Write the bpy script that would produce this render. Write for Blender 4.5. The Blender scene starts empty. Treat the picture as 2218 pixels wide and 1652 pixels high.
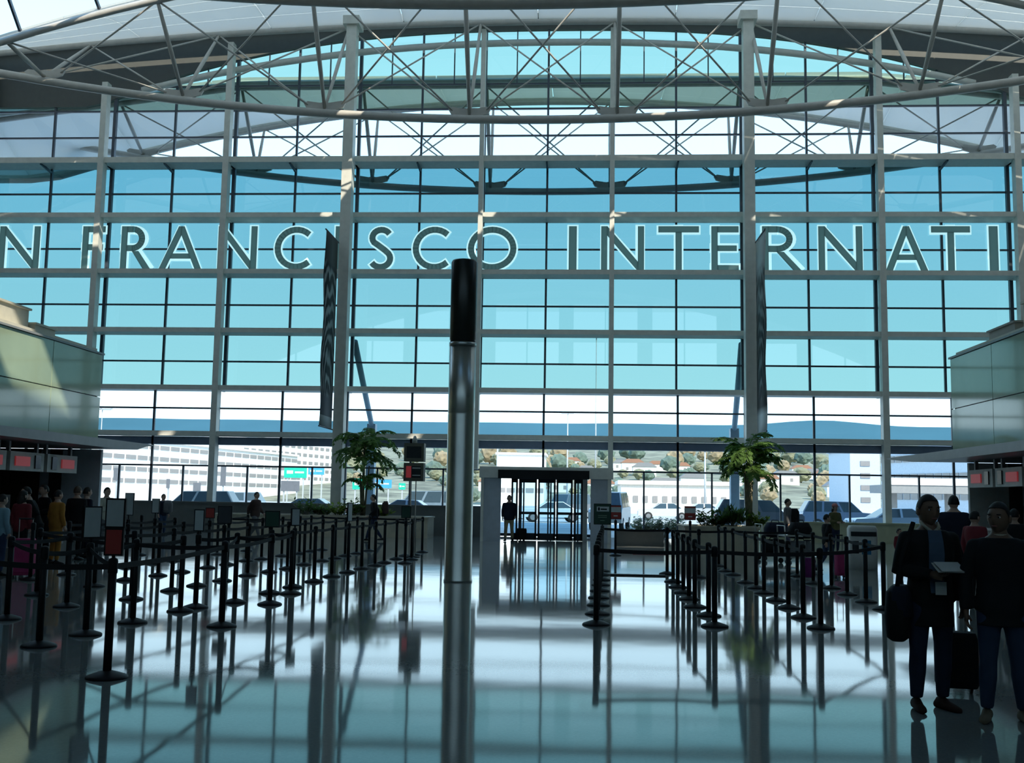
import bpy, bmesh, math, random
from mathutils import Vector, Matrix, noise
rnd = random.Random(7)
SC = bpy.context.scene
C = SC.collection
R = math.radians

# ------------------------------------------------------------------ camera
FPX = 2304.36                                    # focal length in pixels of a 2218 wide frame
YAW, PITCH, ROLL = R(-3.6964), R(6.2692), R(0.9351)
EYE = Vector((0, 0, 1.6))
FWD = Vector((math.sin(YAW)*math.cos(PITCH), math.cos(YAW)*math.cos(PITCH), math.sin(PITCH)))
_r0 = Vector((math.cos(YAW), -math.sin(YAW), 0)); _u0 = _r0.cross(FWD)
RT = _r0*math.cos(ROLL) + _u0*math.sin(ROLL)
UP = _u0*math.cos(ROLL) - _r0*math.sin(ROLL)
cd = bpy.data.cameras.new('camera'); cam = bpy.data.objects.new('camera', cd); C.objects.link(cam)
cd.sensor_fit = 'HORIZONTAL'; cd.sensor_width = 36; cd.lens = FPX/2218*36
cd.clip_start = .05; cd.clip_end = 6000
M = Matrix((RT, UP, -FWD)).transposed().to_4x4(); M.translation = EYE
cam.matrix_world = M
SC.camera = cam

# ------------------------------------------------------------------ sky, sun, exposure
w = bpy.data.worlds.new('sky'); SC.world = w; w.use_nodes = True
nt = w.node_tree; nt.nodes.clear()
tc = nt.nodes.new('ShaderNodeTexCoord'); sp = nt.nodes.new('ShaderNodeSeparateXYZ')
rp = nt.nodes.new('ShaderNodeValToRGB'); bg = nt.nodes.new('ShaderNodeBackground'); wo = nt.nodes.new('ShaderNodeOutputWorld')
nt.links.new(tc.outputs['Generated'], sp.inputs[0]); nt.links.new(sp.outputs['Z'], rp.inputs[0])
nt.links.new(rp.outputs[0], bg.inputs[0]); nt.links.new(bg.outputs[0], wo.inputs[0])
el = rp.color_ramp.elements
el[0].position = 0.0; el[0].color = (.66, .88, 1.0, 1)
el[1].position = 1.0; el[1].color = (.09, .25, .55, 1)
for p, c in ((.07, (.64, .87, 1.0)), (.22, (.52, .80, 1.0)), (.33, (.46, .76, 1.0)), (.6, (.22, .50, .85))):
    e = el.new(p); e.color = (*c, 1)
bg.inputs[1].default_value = 2.2
sd = bpy.data.lights.new('sun', 'SUN'); sun = bpy.data.objects.new('sun', sd); C.objects.link(sun)
sd.energy = 5.5; sd.angle = R(.53); sd.color = (1, .93, .78)
SUN_DIR = Vector((-.36, .62, -.63)).normalized()          # light travels away from the camera, to the left and down
sun.rotation_euler = SUN_DIR.to_track_quat('-Z', 'Y').to_euler(); sun.location = (30, -40, 60)
SC.view_settings.view_transform = 'Standard'; SC.view_settings.look = 'None'
SC.view_settings.gamma = 1; SC.view_settings.use_curve_mapping = False
SC.view_settings.exposure = 0.0
SC.cycles.max_bounces = 10; SC.cycles.transparent_max_bounces = 24; SC.cycles.diffuse_bounces = 4
SC.cycles.glossy_bounces = 4; SC.cycles.use_denoising = True
SC.cycles.sample_clamp_indirect = 6; SC.cycles.caustics_reflective = False; SC.cycles.caustics_refractive = False

# ------------------------------------------------------------------ measuring: pixel of the photograph -> point of the place
def ray(x, y): return FWD + RT*((x-1109)/FPX) + UP*((826-y)/FPX)
def fl(x, y, z=0.0):
    d = ray(x, y); return EYE + d*((z-1.6)/d.z)
def at(x, y, Y):
    d = ray(x, y); return EYE + d*(Y/d.y)
def atX(x, y, X):
    d = ray(x, y); return EYE + d*(X/d.x)

# ------------------------------------------------------------------ materials
MATS = {}
def mat(name, col, rough=.5, metal=0., var=.06, scale=4., emit=0., spec=.5, bump=0., coat=0.):
    if name in MATS: return MATS[name]
    m = bpy.data.materials.new(name); m.use_nodes = True; n = m.node_tree; b = n.nodes['Principled BSDF']
    b.inputs['Roughness'].default_value = rough; b.inputs['Metallic'].default_value = metal
    b.inputs['Specular IOR Level'].default_value = spec
    if coat: b.inputs['Coat Weight'].default_value = coat; b.inputs['Coat Roughness'].default_value = .03
    if var > 0:
        t = n.nodes.new('ShaderNodeTexCoord'); no = n.nodes.new('ShaderNodeTexNoise'); r = n.nodes.new('ShaderNodeValToRGB')
        no.inputs['Scale'].default_value = scale; no.inputs['Detail'].default_value = 3
        n.links.new(t.outputs['Object'], no.inputs['Vector']); n.links.new(no.outputs['Fac'], r.inputs[0])
        r.color_ramp.elements[0].position = .3; r.color_ramp.elements[1].position = .7
        r.color_ramp.elements[0].color = tuple(max(0, c*(1-var)) for c in col)+(1,)
        r.color_ramp.elements[1].color = tuple(min(1, c*(1+var)) for c in col)+(1,)
        n.links.new(r.outputs[0], b.inputs['Base Color'])
        if bump:
            bu = n.nodes.new('ShaderNodeBump'); bu.inputs['Strength'].default_value = bump; bu.inputs['Distance'].default_value = .02
            n.links.new(no.outputs['Fac'], bu.inputs['Height']); n.links.new(bu.outputs[0], b.inputs['Normal'])
    else: b.inputs['Base Color'].default_value = (*col, 1)
    if emit:
        b.inputs['Emission Color'].default_value = (*col, 1); b.inputs['Emission Strength'].default_value = emit
    MATS[name] = m; return m

def glass(name, tint, refl=1.0, ior=1.5):
    if name in MATS: return MATS[name]
    m = bpy.data.materials.new(name); m.use_nodes = True; n = m.node_tree; n.nodes.clear()
    o = n.nodes.new('ShaderNodeOutputMaterial'); mx = n.nodes.new('ShaderNodeMixShader'); fr = n.nodes.new('ShaderNodeFresnel')
    tr = n.nodes.new('ShaderNodeBsdfTransparent'); gl = n.nodes.new('ShaderNodeBsdfGlossy'); ma = n.nodes.new('ShaderNodeMath')
    fr.inputs['IOR'].default_value = ior; gl.inputs['Roughness'].default_value = .01; tr.inputs['Color'].default_value = (*tint, 1)
    ma.operation = 'MULTIPLY'; ma.inputs[1].default_value = refl
    n.links.new(fr.outputs[0], ma.inputs[0]); n.links.new(ma.outputs[0], mx.inputs[0])
    n.links.new(tr.outputs[0], mx.inputs[1]); n.links.new(gl.outputs[0], mx.inputs[2]); n.links.new(mx.outputs[0], o.inputs[0])
    MATS[name] = m; return m

def translucent(name, col, mixd=.3, dcol=None):
    if name in MATS: return MATS[name]
    m = bpy.data.materials.new(name); m.use_nodes = True; n = m.node_tree; n.nodes.clear()
    o = n.nodes.new('ShaderNodeOutputMaterial'); mx = n.nodes.new('ShaderNodeMixShader')
    t = n.nodes.new('ShaderNodeBsdfTranslucent'); d = n.nodes.new('ShaderNodeBsdfDiffuse')
    t.inputs[0].default_value = (*col, 1); d.inputs[0].default_value = (*(dcol or col), 1); mx.inputs[0].default_value = mixd
    n.links.new(t.outputs[0], mx.inputs[1]); n.links.new(d.outputs[0], mx.inputs[2]); n.links.new(mx.outputs[0], o.inputs[0])
    MATS[name] = m; return m

# ------------------------------------------------------------------ mesh builder
class MB:
    def __init__(s): s.v = []; s.f = []; s.m = []; s.cur = 0
    def add(s, vs, fs):
        o = len(s.v); s.v += [tuple(v) for v in vs]; s.f += [tuple(i+o for i in f) for f in fs]; s.m += [s.cur]*len(fs); return s
    def bx(s, x0, x1, y0, y1, z0, z1):
        return s.add([(x0,y0,z0),(x1,y0,z0),(x1,y1,z0),(x0,y1,z0),(x0,y0,z1),(x1,y0,z1),(x1,y1,z1),(x0,y1,z1)],
                     [(0,3,2,1),(4,5,6,7),(0,1,5,4),(1,2,6,5),(2,3,7,6),(3,0,4,7)])
    def box(s, c, d, rz=0., rx=0.):
        a = MB().bx(-d[0]/2, d[0]/2, -d[1]/2, d[1]/2, -d[2]/2, d[2]/2)
        m = Matrix.Rotation(rz, 3, 'Z') @ Matrix.Rotation(rx, 3, 'X')
        return s.add([m @ Vector(v) + Vector(c) for v in a.v], a.f)
    def frame(s, p, q):
        d = (Vector(q)-Vector(p)).normalized(); u = Vector((0,0,1)) if abs(d.z) < .95 else Vector((0,1,0))
        a = d.cross(u).normalized(); return d, a, a.cross(d)
    def bar(s, p, q, wd, h=None):
        h = h or wd; p = Vector(p); q = Vector(q); d, a, b = s.frame(p, q); vs = []
        for e in (p, q):
            for i, j in ((-1,-1),(1,-1),(1,1),(-1,1)): vs.append(e + a*(i*wd/2) + b*(j*h/2))
        return s.add(vs, [(0,1,2,3),(7,6,5,4),(0,4,5,1),(1,5,6,2),(2,6,7,3),(3,7,4,0)])
    def path(s, pts, rad, n=8, cap=True):
        pts = [Vector(p) for p in pts]; L = len(pts)
        if not hasattr(rad, '__len__'): rad = [rad]*L
        vs = []; fs = []; pa = None
        for i, p in enumerate(pts):
            d = (pts[min(i+1, L-1)] - pts[max(i-1, 0)]).normalized()
            if pa is None:
                u = Vector((0,0,1)) if abs(d.z) < .9 else Vector((0,1,0)); a = d.cross(u).normalized()
            else: a = (pa - d*pa.dot(d)).normalized()
            pa = a; b = a.cross(d); r = rad[i]
            ra, rb = r if hasattr(r, '__len__') else (r, r)
            for k in range(n):
                t = 2*math.pi*k/n; vs.append(p + a*(ra*math.cos(t)) + b*(rb*math.sin(t)))
        for i in range(L-1):
            for k in range(n):
                k2 = (k+1) % n; fs.append((i*n+k, i*n+k2, (i+1)*n+k2, (i+1)*n+k))
        if cap: fs += [tuple(range(n))[::-1], tuple((L-1)*n+k for k in range(n))]
        return s.add(vs, fs)
    def tube(s, p, q, r, r2=None, n=8): return s.path([p, q], [r, r if r2 is None else r2], n)
    def lathe(s, prof, c=(0,0,0), n=20):
        vs = []; fs = []
        for r, z in prof:
            for k in range(n):
                t = 2*math.pi*k/n; vs.append((c[0]+r*math.cos(t), c[1]+r*math.sin(t), c[2]+z))
        for i in range(len(prof)-1):
            for k in range(n):
                k2 = (k+1) % n; fs.append((i*n+k, i*n+k2, (i+1)*n+k2, (i+1)*n+k))
        fs += [tuple(range(n))[::-1], tuple((len(prof)-1)*n+k for k in range(n))]
        return s.add(vs, fs)
    def prism(s, poly, fn, d0, d1):
        """poly: 2-D outline, fn(a, b, d) -> 3-D"""
        n = len(poly); vs = [fn(a, b, d0) for a, b in poly] + [fn(a, b, d1) for a, b in poly]
        fs = [tuple(range(n))[::-1], tuple(range(n, 2*n))] + [(i, (i+1) % n, n+(i+1) % n, n+i) for i in range(n)]
        return s.add(vs, fs)
    def rings(s, rs, cap=True):
        n = len(rs[0]); vs = [v for r in rs for v in r]; fs = []
        for i in range(len(rs)-1):
            for k in range(n):
                k2 = (k+1) % n; fs.append((i*n+k, i*n+k2, (i+1)*n+k2, (i+1)*n+k))
        if cap: fs += [tuple(range(n))[::-1], tuple((len(rs)-1)*n+k for k in range(n))]
        return s.add(vs, fs)
    def ball(s, c, r, n=12, m=8):
        r = r if hasattr(r, '__len__') else (r, r, r); rs = []
        for i in range(1, m):
            t = math.pi*i/m
            rs.append([(c[0]+r[0]*math.sin(t)*math.cos(2*math.pi*k/n), c[1]+r[1]*math.sin(t)*math.sin(2*math.pi*k/n), c[2]-r[2]*math.cos(t)) for k in range(n)])
        return s.rings(rs)
    def join(s, o, fn=None, mi=None):
        k = len(s.v); s.v += [tuple(fn(Vector(v))) if fn else v for v in o.v]; s.f += [tuple(i+k for i in f) for f in o.f]
        s.m += [mi if mi is not None else a for a in o.m]; return s
    def mesh(s, name, mats, smooth=False, fix=True):
        me = bpy.data.meshes.new(name); me.from_pydata(s.v, [], s.f)
        if fix:
            bm = bmesh.new(); bm.from_mesh(me); bmesh.ops.recalc_face_normals(bm, faces=bm.faces); bm.to_mesh(me); bm.free()
        for m in (mats if isinstance(mats, (list, tuple)) else [mats]): me.materials.append(m)
        if isinstance(mats, (list, tuple)) and len(mats) > 1:
            for p, i in zip(me.polygons, s.m): p.material_index = i
        if smooth:
            for p in me.polygons: p.use_smooth = True
        return me
    def build(s, name, mats, parent=None, smooth=False, world=False, fix=True):
        """world=True: the coordinates are the place's, whatever the parent's own origin"""
        if world and parent:
            o = org(parent); s.v = [(v[0]-o.x, v[1]-o.y, v[2]-o.z) for v in s.v]
        return obj(name, s.mesh(name, mats, smooth, fix), parent)

def org(o):
    p = Vector(o.location)
    while o.parent: o = o.parent; p = p + Vector(o.location)
    return p
def obj(name, me, parent=None, loc=None):
    o = bpy.data.objects.new(name, me); C.objects.link(o)
    if parent: o.parent = parent
    if loc is not None: o.location = loc
    return o
def thing(name, label, cat, loc=(0,0,0), rz=0., group=None):
    o = obj(name, None); o.location = loc; o.rotation_euler = (0, 0, rz); o.empty_display_size = .2
    return tag(o, label, cat, group)
def tag(o, label, cat, group=None):
    o['label'] = label; o['category'] = cat
    if group: o['group'] = group
    return o
def struct(o, label=None):
    o['kind'] = 'structure'
    if label: o['label'] = label
    return o
def centred(mb):
    """move a builder's vertices to their base centre, return that point"""
    xs = [v[0] for v in mb.v]; ys = [v[1] for v in mb.v]; zs = [v[2] for v in mb.v]
    c = Vector(((min(xs)+max(xs))/2, (min(ys)+max(ys))/2, min(zs)))
    mb.v = [(v[0]-c.x, v[1]-c.y, v[2]-c.z) for v in mb.v]; return c
def solo(name, mb, mats, label, cat, group=None, smooth=False):
    c = centred(mb); o = mb.build(name, mats, None, smooth); o.location = c; return tag(o, label, cat, group)
def ordinal(i): return ['first','second','third','fourth','fifth','sixth','seventh','eighth','ninth','tenth','eleventh','twelfth','thirteenth','fourteenth','fifteenth','sixteenth'][i]

# palette
M_STEEL = mat('painted steel grey', (.74, .73, .66), .45)
M_FRAME = mat('dark mullion metal', (.06, .075, .10), .4)
M_WHITE = mat('white paint', (.72, .72, .68), .5)
M_BLACK = mat('black plastic', (.010, .010, .012), .5, 0, .06, 4., 0, .25)
M_BLACKCLOTH = mat('black belt webbing', (.012, .012, .015), .8)
M_CHROME = mat('brushed metal', (.55, .55, .53), .28, 1.)
M_GLASS = glass('clear glass', (.93, .95, .95))
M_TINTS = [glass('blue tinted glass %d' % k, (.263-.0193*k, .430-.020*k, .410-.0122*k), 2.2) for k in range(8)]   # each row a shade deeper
M_TINT2 = glass('pale blue tinted glass', (.40, .54, .45), 1.0)
M_CLEARW = glass('clear upper glass', (.93, .97, 1.0))
M_CARGLASS = mat('car window glass', (.05, .08, .10), .05, 0, 0)
# ================================================================== the hall
XC = -1.55                                                  # middle of the hall
BAY = 5.6894
COLX = [-21.4616 + BAY*k for k in range(-1, 9)]             # column lines of the glass wall
YC, YG, YL = 45.0, 46.1, 45.42                                         # plane of the columns, plane of the glass
def roof_far(X): return 22.68 - .0019*(X-XC)**2             # far edge of a roof strip
def roof_near(X): return 22.2 - .00743*(X-XC)**2            # near edge, more strongly arched
def glass_top(X): return max(19.25, 22.72 - 2.7*(abs(X-XC)/18.9)**2.6)

# floor: polished terrazzo
def floor_material():
    m = bpy.data.materials.new('polished terrazzo'); m.use_nodes = True; n = m.node_tree; b = n.nodes['Principled BSDF']
    t = n.nodes.new('ShaderNodeTexCoord')
    vo = n.nodes.new('ShaderNodeTexVoronoi'); vo.inputs['Scale'].default_value = 60
    r = n.nodes.new('ShaderNodeValToRGB'); r.color_ramp.elements[0].color = (.235, .25, .245, 1); r.color_ramp.elements[1].color = (.275, .29, .28, 1)
    n.links.new(t.outputs['Object'], vo.inputs['Vector']); n.links.new(vo.outputs['Color'], r.inputs[0]); n.links.new(r.outputs[0], b.inputs['Base Color'])
    no = n.nodes.new('ShaderNodeTexNoise'); no.inputs['Scale'].default_value = .55; no.inputs['Detail'].default_value = 2
    n.links.new(t.outputs['Object'], no.inputs['Vector'])
    bu = n.nodes.new('ShaderNodeBump'); bu.inputs['Strength'].default_value = .12; bu.inputs['Distance'].default_value = .02
    n.links.new(no.outputs['Fac'], bu.inputs['Height']); n.links.new(bu.outputs[0], b.inputs['Normal'])
    b.inputs['Roughness'].default_value = .055; b.inputs['Specular IOR Level'].default_value = .55
    return m
f = MB().bx(-34, 31, -16, 46.3, -.3, 0).build('floor', floor_material())
struct(f, 'polished pale terrazzo floor mirroring the glass wall')

# side and rear walls (out of the picture, they close the hall)
mw = mat('hall wall plaster', (.55, .54, .50), .8)
struct(MB().bx(-34.4, -34, -16, 46.3, -.3, 21.5).build('wall_left', mw), 'plain grey side wall left of the check-in islands')
struct(MB().bx(31, 31.4, -16, 46.3, -.3, 21.5).build('wall_right', mw), 'plain grey side wall right of the check-in islands')
wb = MB().bx(-34.4, 31.4, -16.4, -16, -.3, 15.2)
for k in range(9): wb.bx(-34.4+8.04*k, -32.9+8.04*k, -16.4, -16, 15.2, 21.6)  # windows enlarged to bring more light onto the fronts
wb = struct(wb.bx(-34.4, 31.4, -16.4, -16, 21.6, 23).build('wall_back', mw), 'plain grey rear wall of the hall with a row of high windows')
for k in range(8):
    MB().add([(-32.9+8.04*k, -16.2, 15.2), (-26.36+8.04*k, -16.2, 15.2), (-26.36+8.04*k, -16.2, 21.6), (-32.9+8.04*k, -16.2, 21.6)], [(0, 1, 2, 3)]).build('pane', M_GLASS, wb, fix=False)
    MB().bx(-29.7+8.04*k, -29.56+8.04*k, -16.3, -16.1, 15.2, 21.6).bx(-32.9+8.04*k, -26.36+8.04*k, -16.3, -16.1, 18.3, 18.45).build('mullion', M_FRAME, wb)
MB().bx(-34.4, 31.4, -24, -16.4, 22.2, 22.5).build('eave', mw, wb)  # unseen overhang added to keep direct sun out of the rear windows

# ---- glass wall
wf = obj('wall_front', None); wf.location = (XC, YC, 0); struct(wf, 'tall glass wall on grey columns and beams across the end of the hall')
BEAMS = [4.20, 6.20, 8.72, 11.33, 13.86, 16.38]
ROWS = [0, 2.80, 4.20, 5.30, 6.20, 7.45, 8.72, 10.0, 11.33, 12.55, 13.86, 15.1, 16.38, 17.75, 19.0, 20.15, 23.2]
HALF = []
for i in range(len(COLX)-1): HALF += [COLX[i], COLX[i]+BAY/2]
HALF.append(COLX[-1])
DOORX = (COLX[4], COLX[5])                                  # the entrance bay
cache = {}
for i in range(len(HALF)-1):
    a, b = HALF[i], HALF[i+1]
    for j in range(len(ROWS)-1):
        z0, z1 = ROWS[j], ROWS[j+1]
        if j == 0 and a > DOORX[0]-.1 and b < DOORX[1]+.1: continue
        ta, tb = min(z1, glass_top(a)), min(z1, glass_top(b))
        if max(ta, tb) <= z0+.05: continue
        ta, tb = max(ta, z0+.03), max(tb, z0+.03)
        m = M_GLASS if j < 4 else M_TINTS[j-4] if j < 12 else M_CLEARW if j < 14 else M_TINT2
        key = (j, round(ta-z0, 3), round(tb-z0, 3))
        if key not in cache:
            h = BAY/4
            mb = MB(); mb.add([(-h, 0, 0), (h, 0, 0), (h, 0, tb-z0), (-h, 0, ta-z0)], [(0, 1, 2, 3)])
            cache[key] = mb.mesh('pane', m, fix=False)
        obj('pane', cache[key], wf, ((a+b)/2-XC, (YG if j > 3 else YL)-YC, z0))
# columns: the two tall ones reach the roof and stand further inside
for i, x in enumerate(COLX):
    if i in (3, 6):
        xs = x - .03 if i == 3 else x + .03
        MB().bx(xs-.22, xs+.22, 43.95, 44.5, 0, roof_far(x)-.15).build('tall_column', M_STEEL, wf, world=True)
        MB().bx(xs-.36, xs+.36, 43.8, 44.75, roof_far(x)-.5, roof_far(x)-.12).build('column_cap', M_STEEL, wf, world=True)
    else:
        wd = .10 if i in (4, 5) else .13
        MB().bx(x-wd, x+wd, 44.85, 45.25, 0 if i not in (4, 5) else 2.8, min(glass_top(x)+.3, 22.2)).build('column', M_STEEL, wf, world=True)
    MB().bx(x-.07, x+.07, YG-.09, YG+.09, 6.2, glass_top(x)).build('mullion', M_FRAME, wf, world=True)
    MB().bx(x-.07, x+.07, YL-.08, YL+.08, 0 if i not in (4, 5) else 2.8, 6.15).build('mullion', M_FRAME, wf, world=True)
    for z in BEAMS:                                          # arms that tie the mullion to its column
        MB().bx(x-.05, x+.05, 45.1 if i not in (3, 6) else 44.5, YG if z > 6 else YL, z-.12, z+.06).build('bracket', M_STEEL, wf, world=True)
for i in range(len(COLX)-1):
    x = COLX[i]+BAY/2
    MB().bx(x-.045, x+.045, YG-.06, YG+.06, 6.2, glass_top(x)).build('mullion', M_FRAME, wf, world=True)
    MB().bx(x-.045, x+.045, YL-.05, YL+.05, 0 if i != 4 else 2.8, 6.15).build('mullion', M_FRAME, wf, world=True)
    for z in BEAMS[5:]:
        MB().bar((x, 45.05, z-.16), (x, YG, z-.28), .07, .1).build('bracket', M_FRAME, wf, world=True)
    if i != 4:
        for q in (.25, .75):                                # finer posts of the lowest row
            x2 = COLX[i]+BAY*q
            MB().bx(x2-.035, x2+.035, YL-.05, YL+.05, 0, 2.8).build('mullion', M_FRAME, wf, world=True)
for i in range(len(COLX)-1):                                # finer bars in the arched top lights
    for q in (.25, .75):
        x = COLX[i]+BAY*q
        if glass_top(x) > 20.4: MB().bx(x-.025, x+.025, YG-.04, YG+.04, 20.15, glass_top(x)).build('mullion', M_FRAME, wf, world=True)
for z in BEAMS:
    h = .13 if z < 16 else .16
    MB().bx(COLX[0], COLX[-1], 44.95, 45.45, z-h, z+h*.6).build('beam', M_STEEL, wf, world=True)
    MB().bx(COLX[0], COLX[-1], 45.45, YG+.05, z-h*.75, z-h*.2).build('beam_shelf', M_STEEL, wf, world=True)
MB().bx(COLX[0], COLX[-1], YL-.05, YL+.45, 3.72, 4.05).build('beam_fascia', mat('slate blue fascia', (.22, .26, .36), .5), wf, world=True)
for j, z in enumerate(ROWS[1:-1]):
    if z in BEAMS: continue
    xa = XC-18.9*((22.72-z)/2.7)**(1/2.6) if z > 19.2 else COLX[0]
    xb = XC+18.9*((22.72-z)/2.7)**(1/2.6) if z > 19.2 else COLX[-1]
    xa, xb = max(xa, COLX[0]), min(xb, COLX[-1])
    yt = YG if z > 6.2 else YL
    MB().bx(xa, xb, yt-.05, yt+.05, z-.035, z+.035).build('transom', M_FRAME, wf, world=True)
# arched tube inside the top of the glass and the dark spandrel above it
pts = [(x, 45.6, 21.88 - 1.95*(abs(x-XC)/18.)**2.2) for x in [XC-18.5+37*k/24 for k in range(25)]]
MB().path(pts, .15, 10).build('arch_tube', M_STEEL, wf, True, world=True)
mb = MB(); N = 48; vs = []; fs = []
for k in range(N+1):
    x = COLX[0] + (COLX[-1]-COLX[0])*k/N
    for y in (YG-.12, YG+.12): vs += [(x, y, glass_top(x)-.05), (x, y, roof_far(x)+.4)]
for k in range(N):
    o = 4*k; fs += [(o, o+1, o+5, o+4), (o+2, o+6, o+7, o+3), (o, o+4, o+6, o+2), (o+1, o+3, o+7, o+5)]
mb.add(vs, fs).build('spandrel', mat('dark spandrel panel', (.10, .105, .095), .6), wf, world=True)
for x0, x1 in ((-34, COLX[0]), (COLX[-1], 31)):
    MB().bx(x0, x1, YL-.1, YG+.15, 0, 21.3).build('spandrel', MATS['dark spandrel panel'], wf, world=True)

# ---- roof: arched strips of white panels, skylights between them
ce = obj('ceiling', None); ce.location = (XC, 20, 22); struct(ce, 'arched roof of pale, partly translucent panels with glazed gaps between the strips')
M_PANEL = translucent('pale translucent ceiling panel', (.80, .82, .80), .52)  # translucency made up so daylight brightens ceiling, eave and hall
M_ROOF = mat('opaque roof panel', (.60, .60, .56), .6)
def roof_z(X, t): return roof_near(X)*(1-t) + roof_far(X)*t + .5*math.sin(math.pi*t)
def roof_strip(y0, y1, nrow, xs, name, zfn):
    for r in range(nrow):
        ta, tb = r/nrow, (r+1)/nrow
        for i in range(len(xs)-1):
            m = 3; vs = []; fs = []
            for k in range(m+1):
                x = xs[i]+.02 + (xs[i+1]-xs[i]-.04)*k/m
                for t, g in ((ta, .035), (tb, -.035)):
                    y = y0+(y1-y0)*t+g; z = zfn(x, t+g/(y1-y0)); vs += [(x, y, z), (x, y, z+.09)]
            for k in range(m):
                o = 4*k; fs += [(o, o+2, o+6, o+4), (o+1, o+5, o+7, o+3), (o, o+4, o+5, o+1), (o+2, o+3, o+7, o+6)]
            fs += [(0, 1, 3, 2), (4*m, 4*m+2, 4*m+3, 4*m+1)]
            MB().add(vs, fs).build(name, M_PANEL, ce, world=True)
XS = [-32+ 60*k/10 for k in range(11)]
roof_strip(38, 45, 6, XS, 'ceiling_panel', roof_z)
def slab(y0, y1, zfn, name, m, nx=24, ny=4, th=.12, X0=-34, X1=31):
    vs = []; fs = []
    for s in (0, th):
        for j in range(ny+1):
            for i in range(nx+1):
                x = X0+(X1-X0)*i/nx; t = j/ny; vs.append((x, y0+(y1-y0)*t, zfn(x, t)+s))
    q = (nx+1)*(ny+1)
    for j in range(ny):
        for i in range(nx):
            a = j*(nx+1)+i; fs += [(a, a+1, a+nx+2, a+nx+1), (q+a, q+a+nx+1, q+a+nx+2, q+a+1)]
    for i in range(nx): fs += [(i, q+i, q+i+1, i+1), (q-nx-1+i, q-nx+i, 2*q-nx+i, 2*q-nx-1+i)]
    for j in range(ny):
        a = j*(nx+1); fs += [(a, a+nx+1, q+a+nx+1, q+a), (a+nx, q+a+nx, q+a+2*nx+1, a+2*nx+1)]
    return MB().add(vs, fs).build(name, m, ce, world=True)
M_DECK = mat('roof deck metal', (.25, .26, .25), .6)
slab(45.0, 46.3, lambda x, t: roof_far(x)+.3, 'roof_edge', MATS['roof deck metal'])
for y in (28, 18, 8, -2, -12):
    slab(y, y+7, roof_z, 'roof_strip', M_PANEL if y == 28 else M_ROOF)
# glazed gaps between the strips, mostly closed by infill added to place sun spots
OPEN = {35: [(-34, -15.5), (-6.7, -5.5), (.4, 1.2), (5.9, 6.6), (12, 12.6)], 25: [(-8, -7.2), (3, 3.6), (20, 26)], 15: [(13.5, 18.5)], 5: [(-9.5, -2.3)], -5: []}
for y, gaps in OPEN.items():
    xs = [-34] + [v for g in gaps for v in g] + [31]
    for xa, xb in zip(xs[::2], xs[1::2]):
        if xb-xa > .1: slab(y, y+3, lambda x, t: roof_far(x)*(1-t)+roof_near(x)*t+.02, 'roof_infill', M_ROOF, 8, 2, .12, xa, xb)
    for xa, xb in gaps:
        n = max(1, int((xb-xa)/3))
        for k in range(n+1):
            x = xa+(xb-xa)*k/n
            MB().bar((x, y, roof_far(x)), (x, y+3, roof_near(x)), .09, .14).build('skylight_bar', M_FRAME, ce, world=True)
slab(-16.4, -12, lambda x, t: roof_near(x), 'roof_infill', M_ROOF)
for s, x in ((-1, -34.4), (1, 31)):
    MB().bx(x, x+.4, -16, 46.3, 12, 22.5).build('roof_gable', M_ROOF, ce, world=True)

# outer eave, beyond the glass
ea = obj('eave_roof', None); ea.location = (XC, 50, 20); struct(ea, 'arched roof eave outside, above the top of the glass wall')
def eave_z(X, t):
    d = abs(X-XC)
    zn = 21.15 - (0 if d < 15 else .13*(d-15)); zf = 21.77 - .0059*min(d, 26)**2
    return zn*(1-t) + zf*t
for i in range(12):
    xa, xb = -34+65*i/12+.03, -34+65*(i+1)/12-.03; vs = []; fs = []
    for k in range(4):
        x = xa+(xb-xa)*k/3
        for t in (0, 1): vs += [(x, 48+4*t, eave_z(x, t)), (x, 48+4*t, eave_z(x, t)+.22)]
    for k in range(3):
        o = 4*k; fs += [(o, o+2, o+6, o+4), (o+1, o+5, o+7, o+3), (o, o+4, o+5, o+1), (o+2, o+3, o+7, o+6)]
    fs += [(0, 1, 3, 2), (12, 14, 15, 13)]
    MB().add(vs, fs).build('eave_panel', M_PANEL, ea, world=True)
MB().path([(x, 52, eave_z(x, 1)-.05) for x in [-33+63*k/30 for k in range(31)]], .14, 8).build('eave_rim', M_STEEL, ea, True, world=True)
MB().path([(x, 48, eave_z(x, 0)-.05) for x in [-33+63*k/30 for k in range(31)]], .12, 8).build('eave_rim', M_STEEL, ea, True, world=True)

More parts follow.
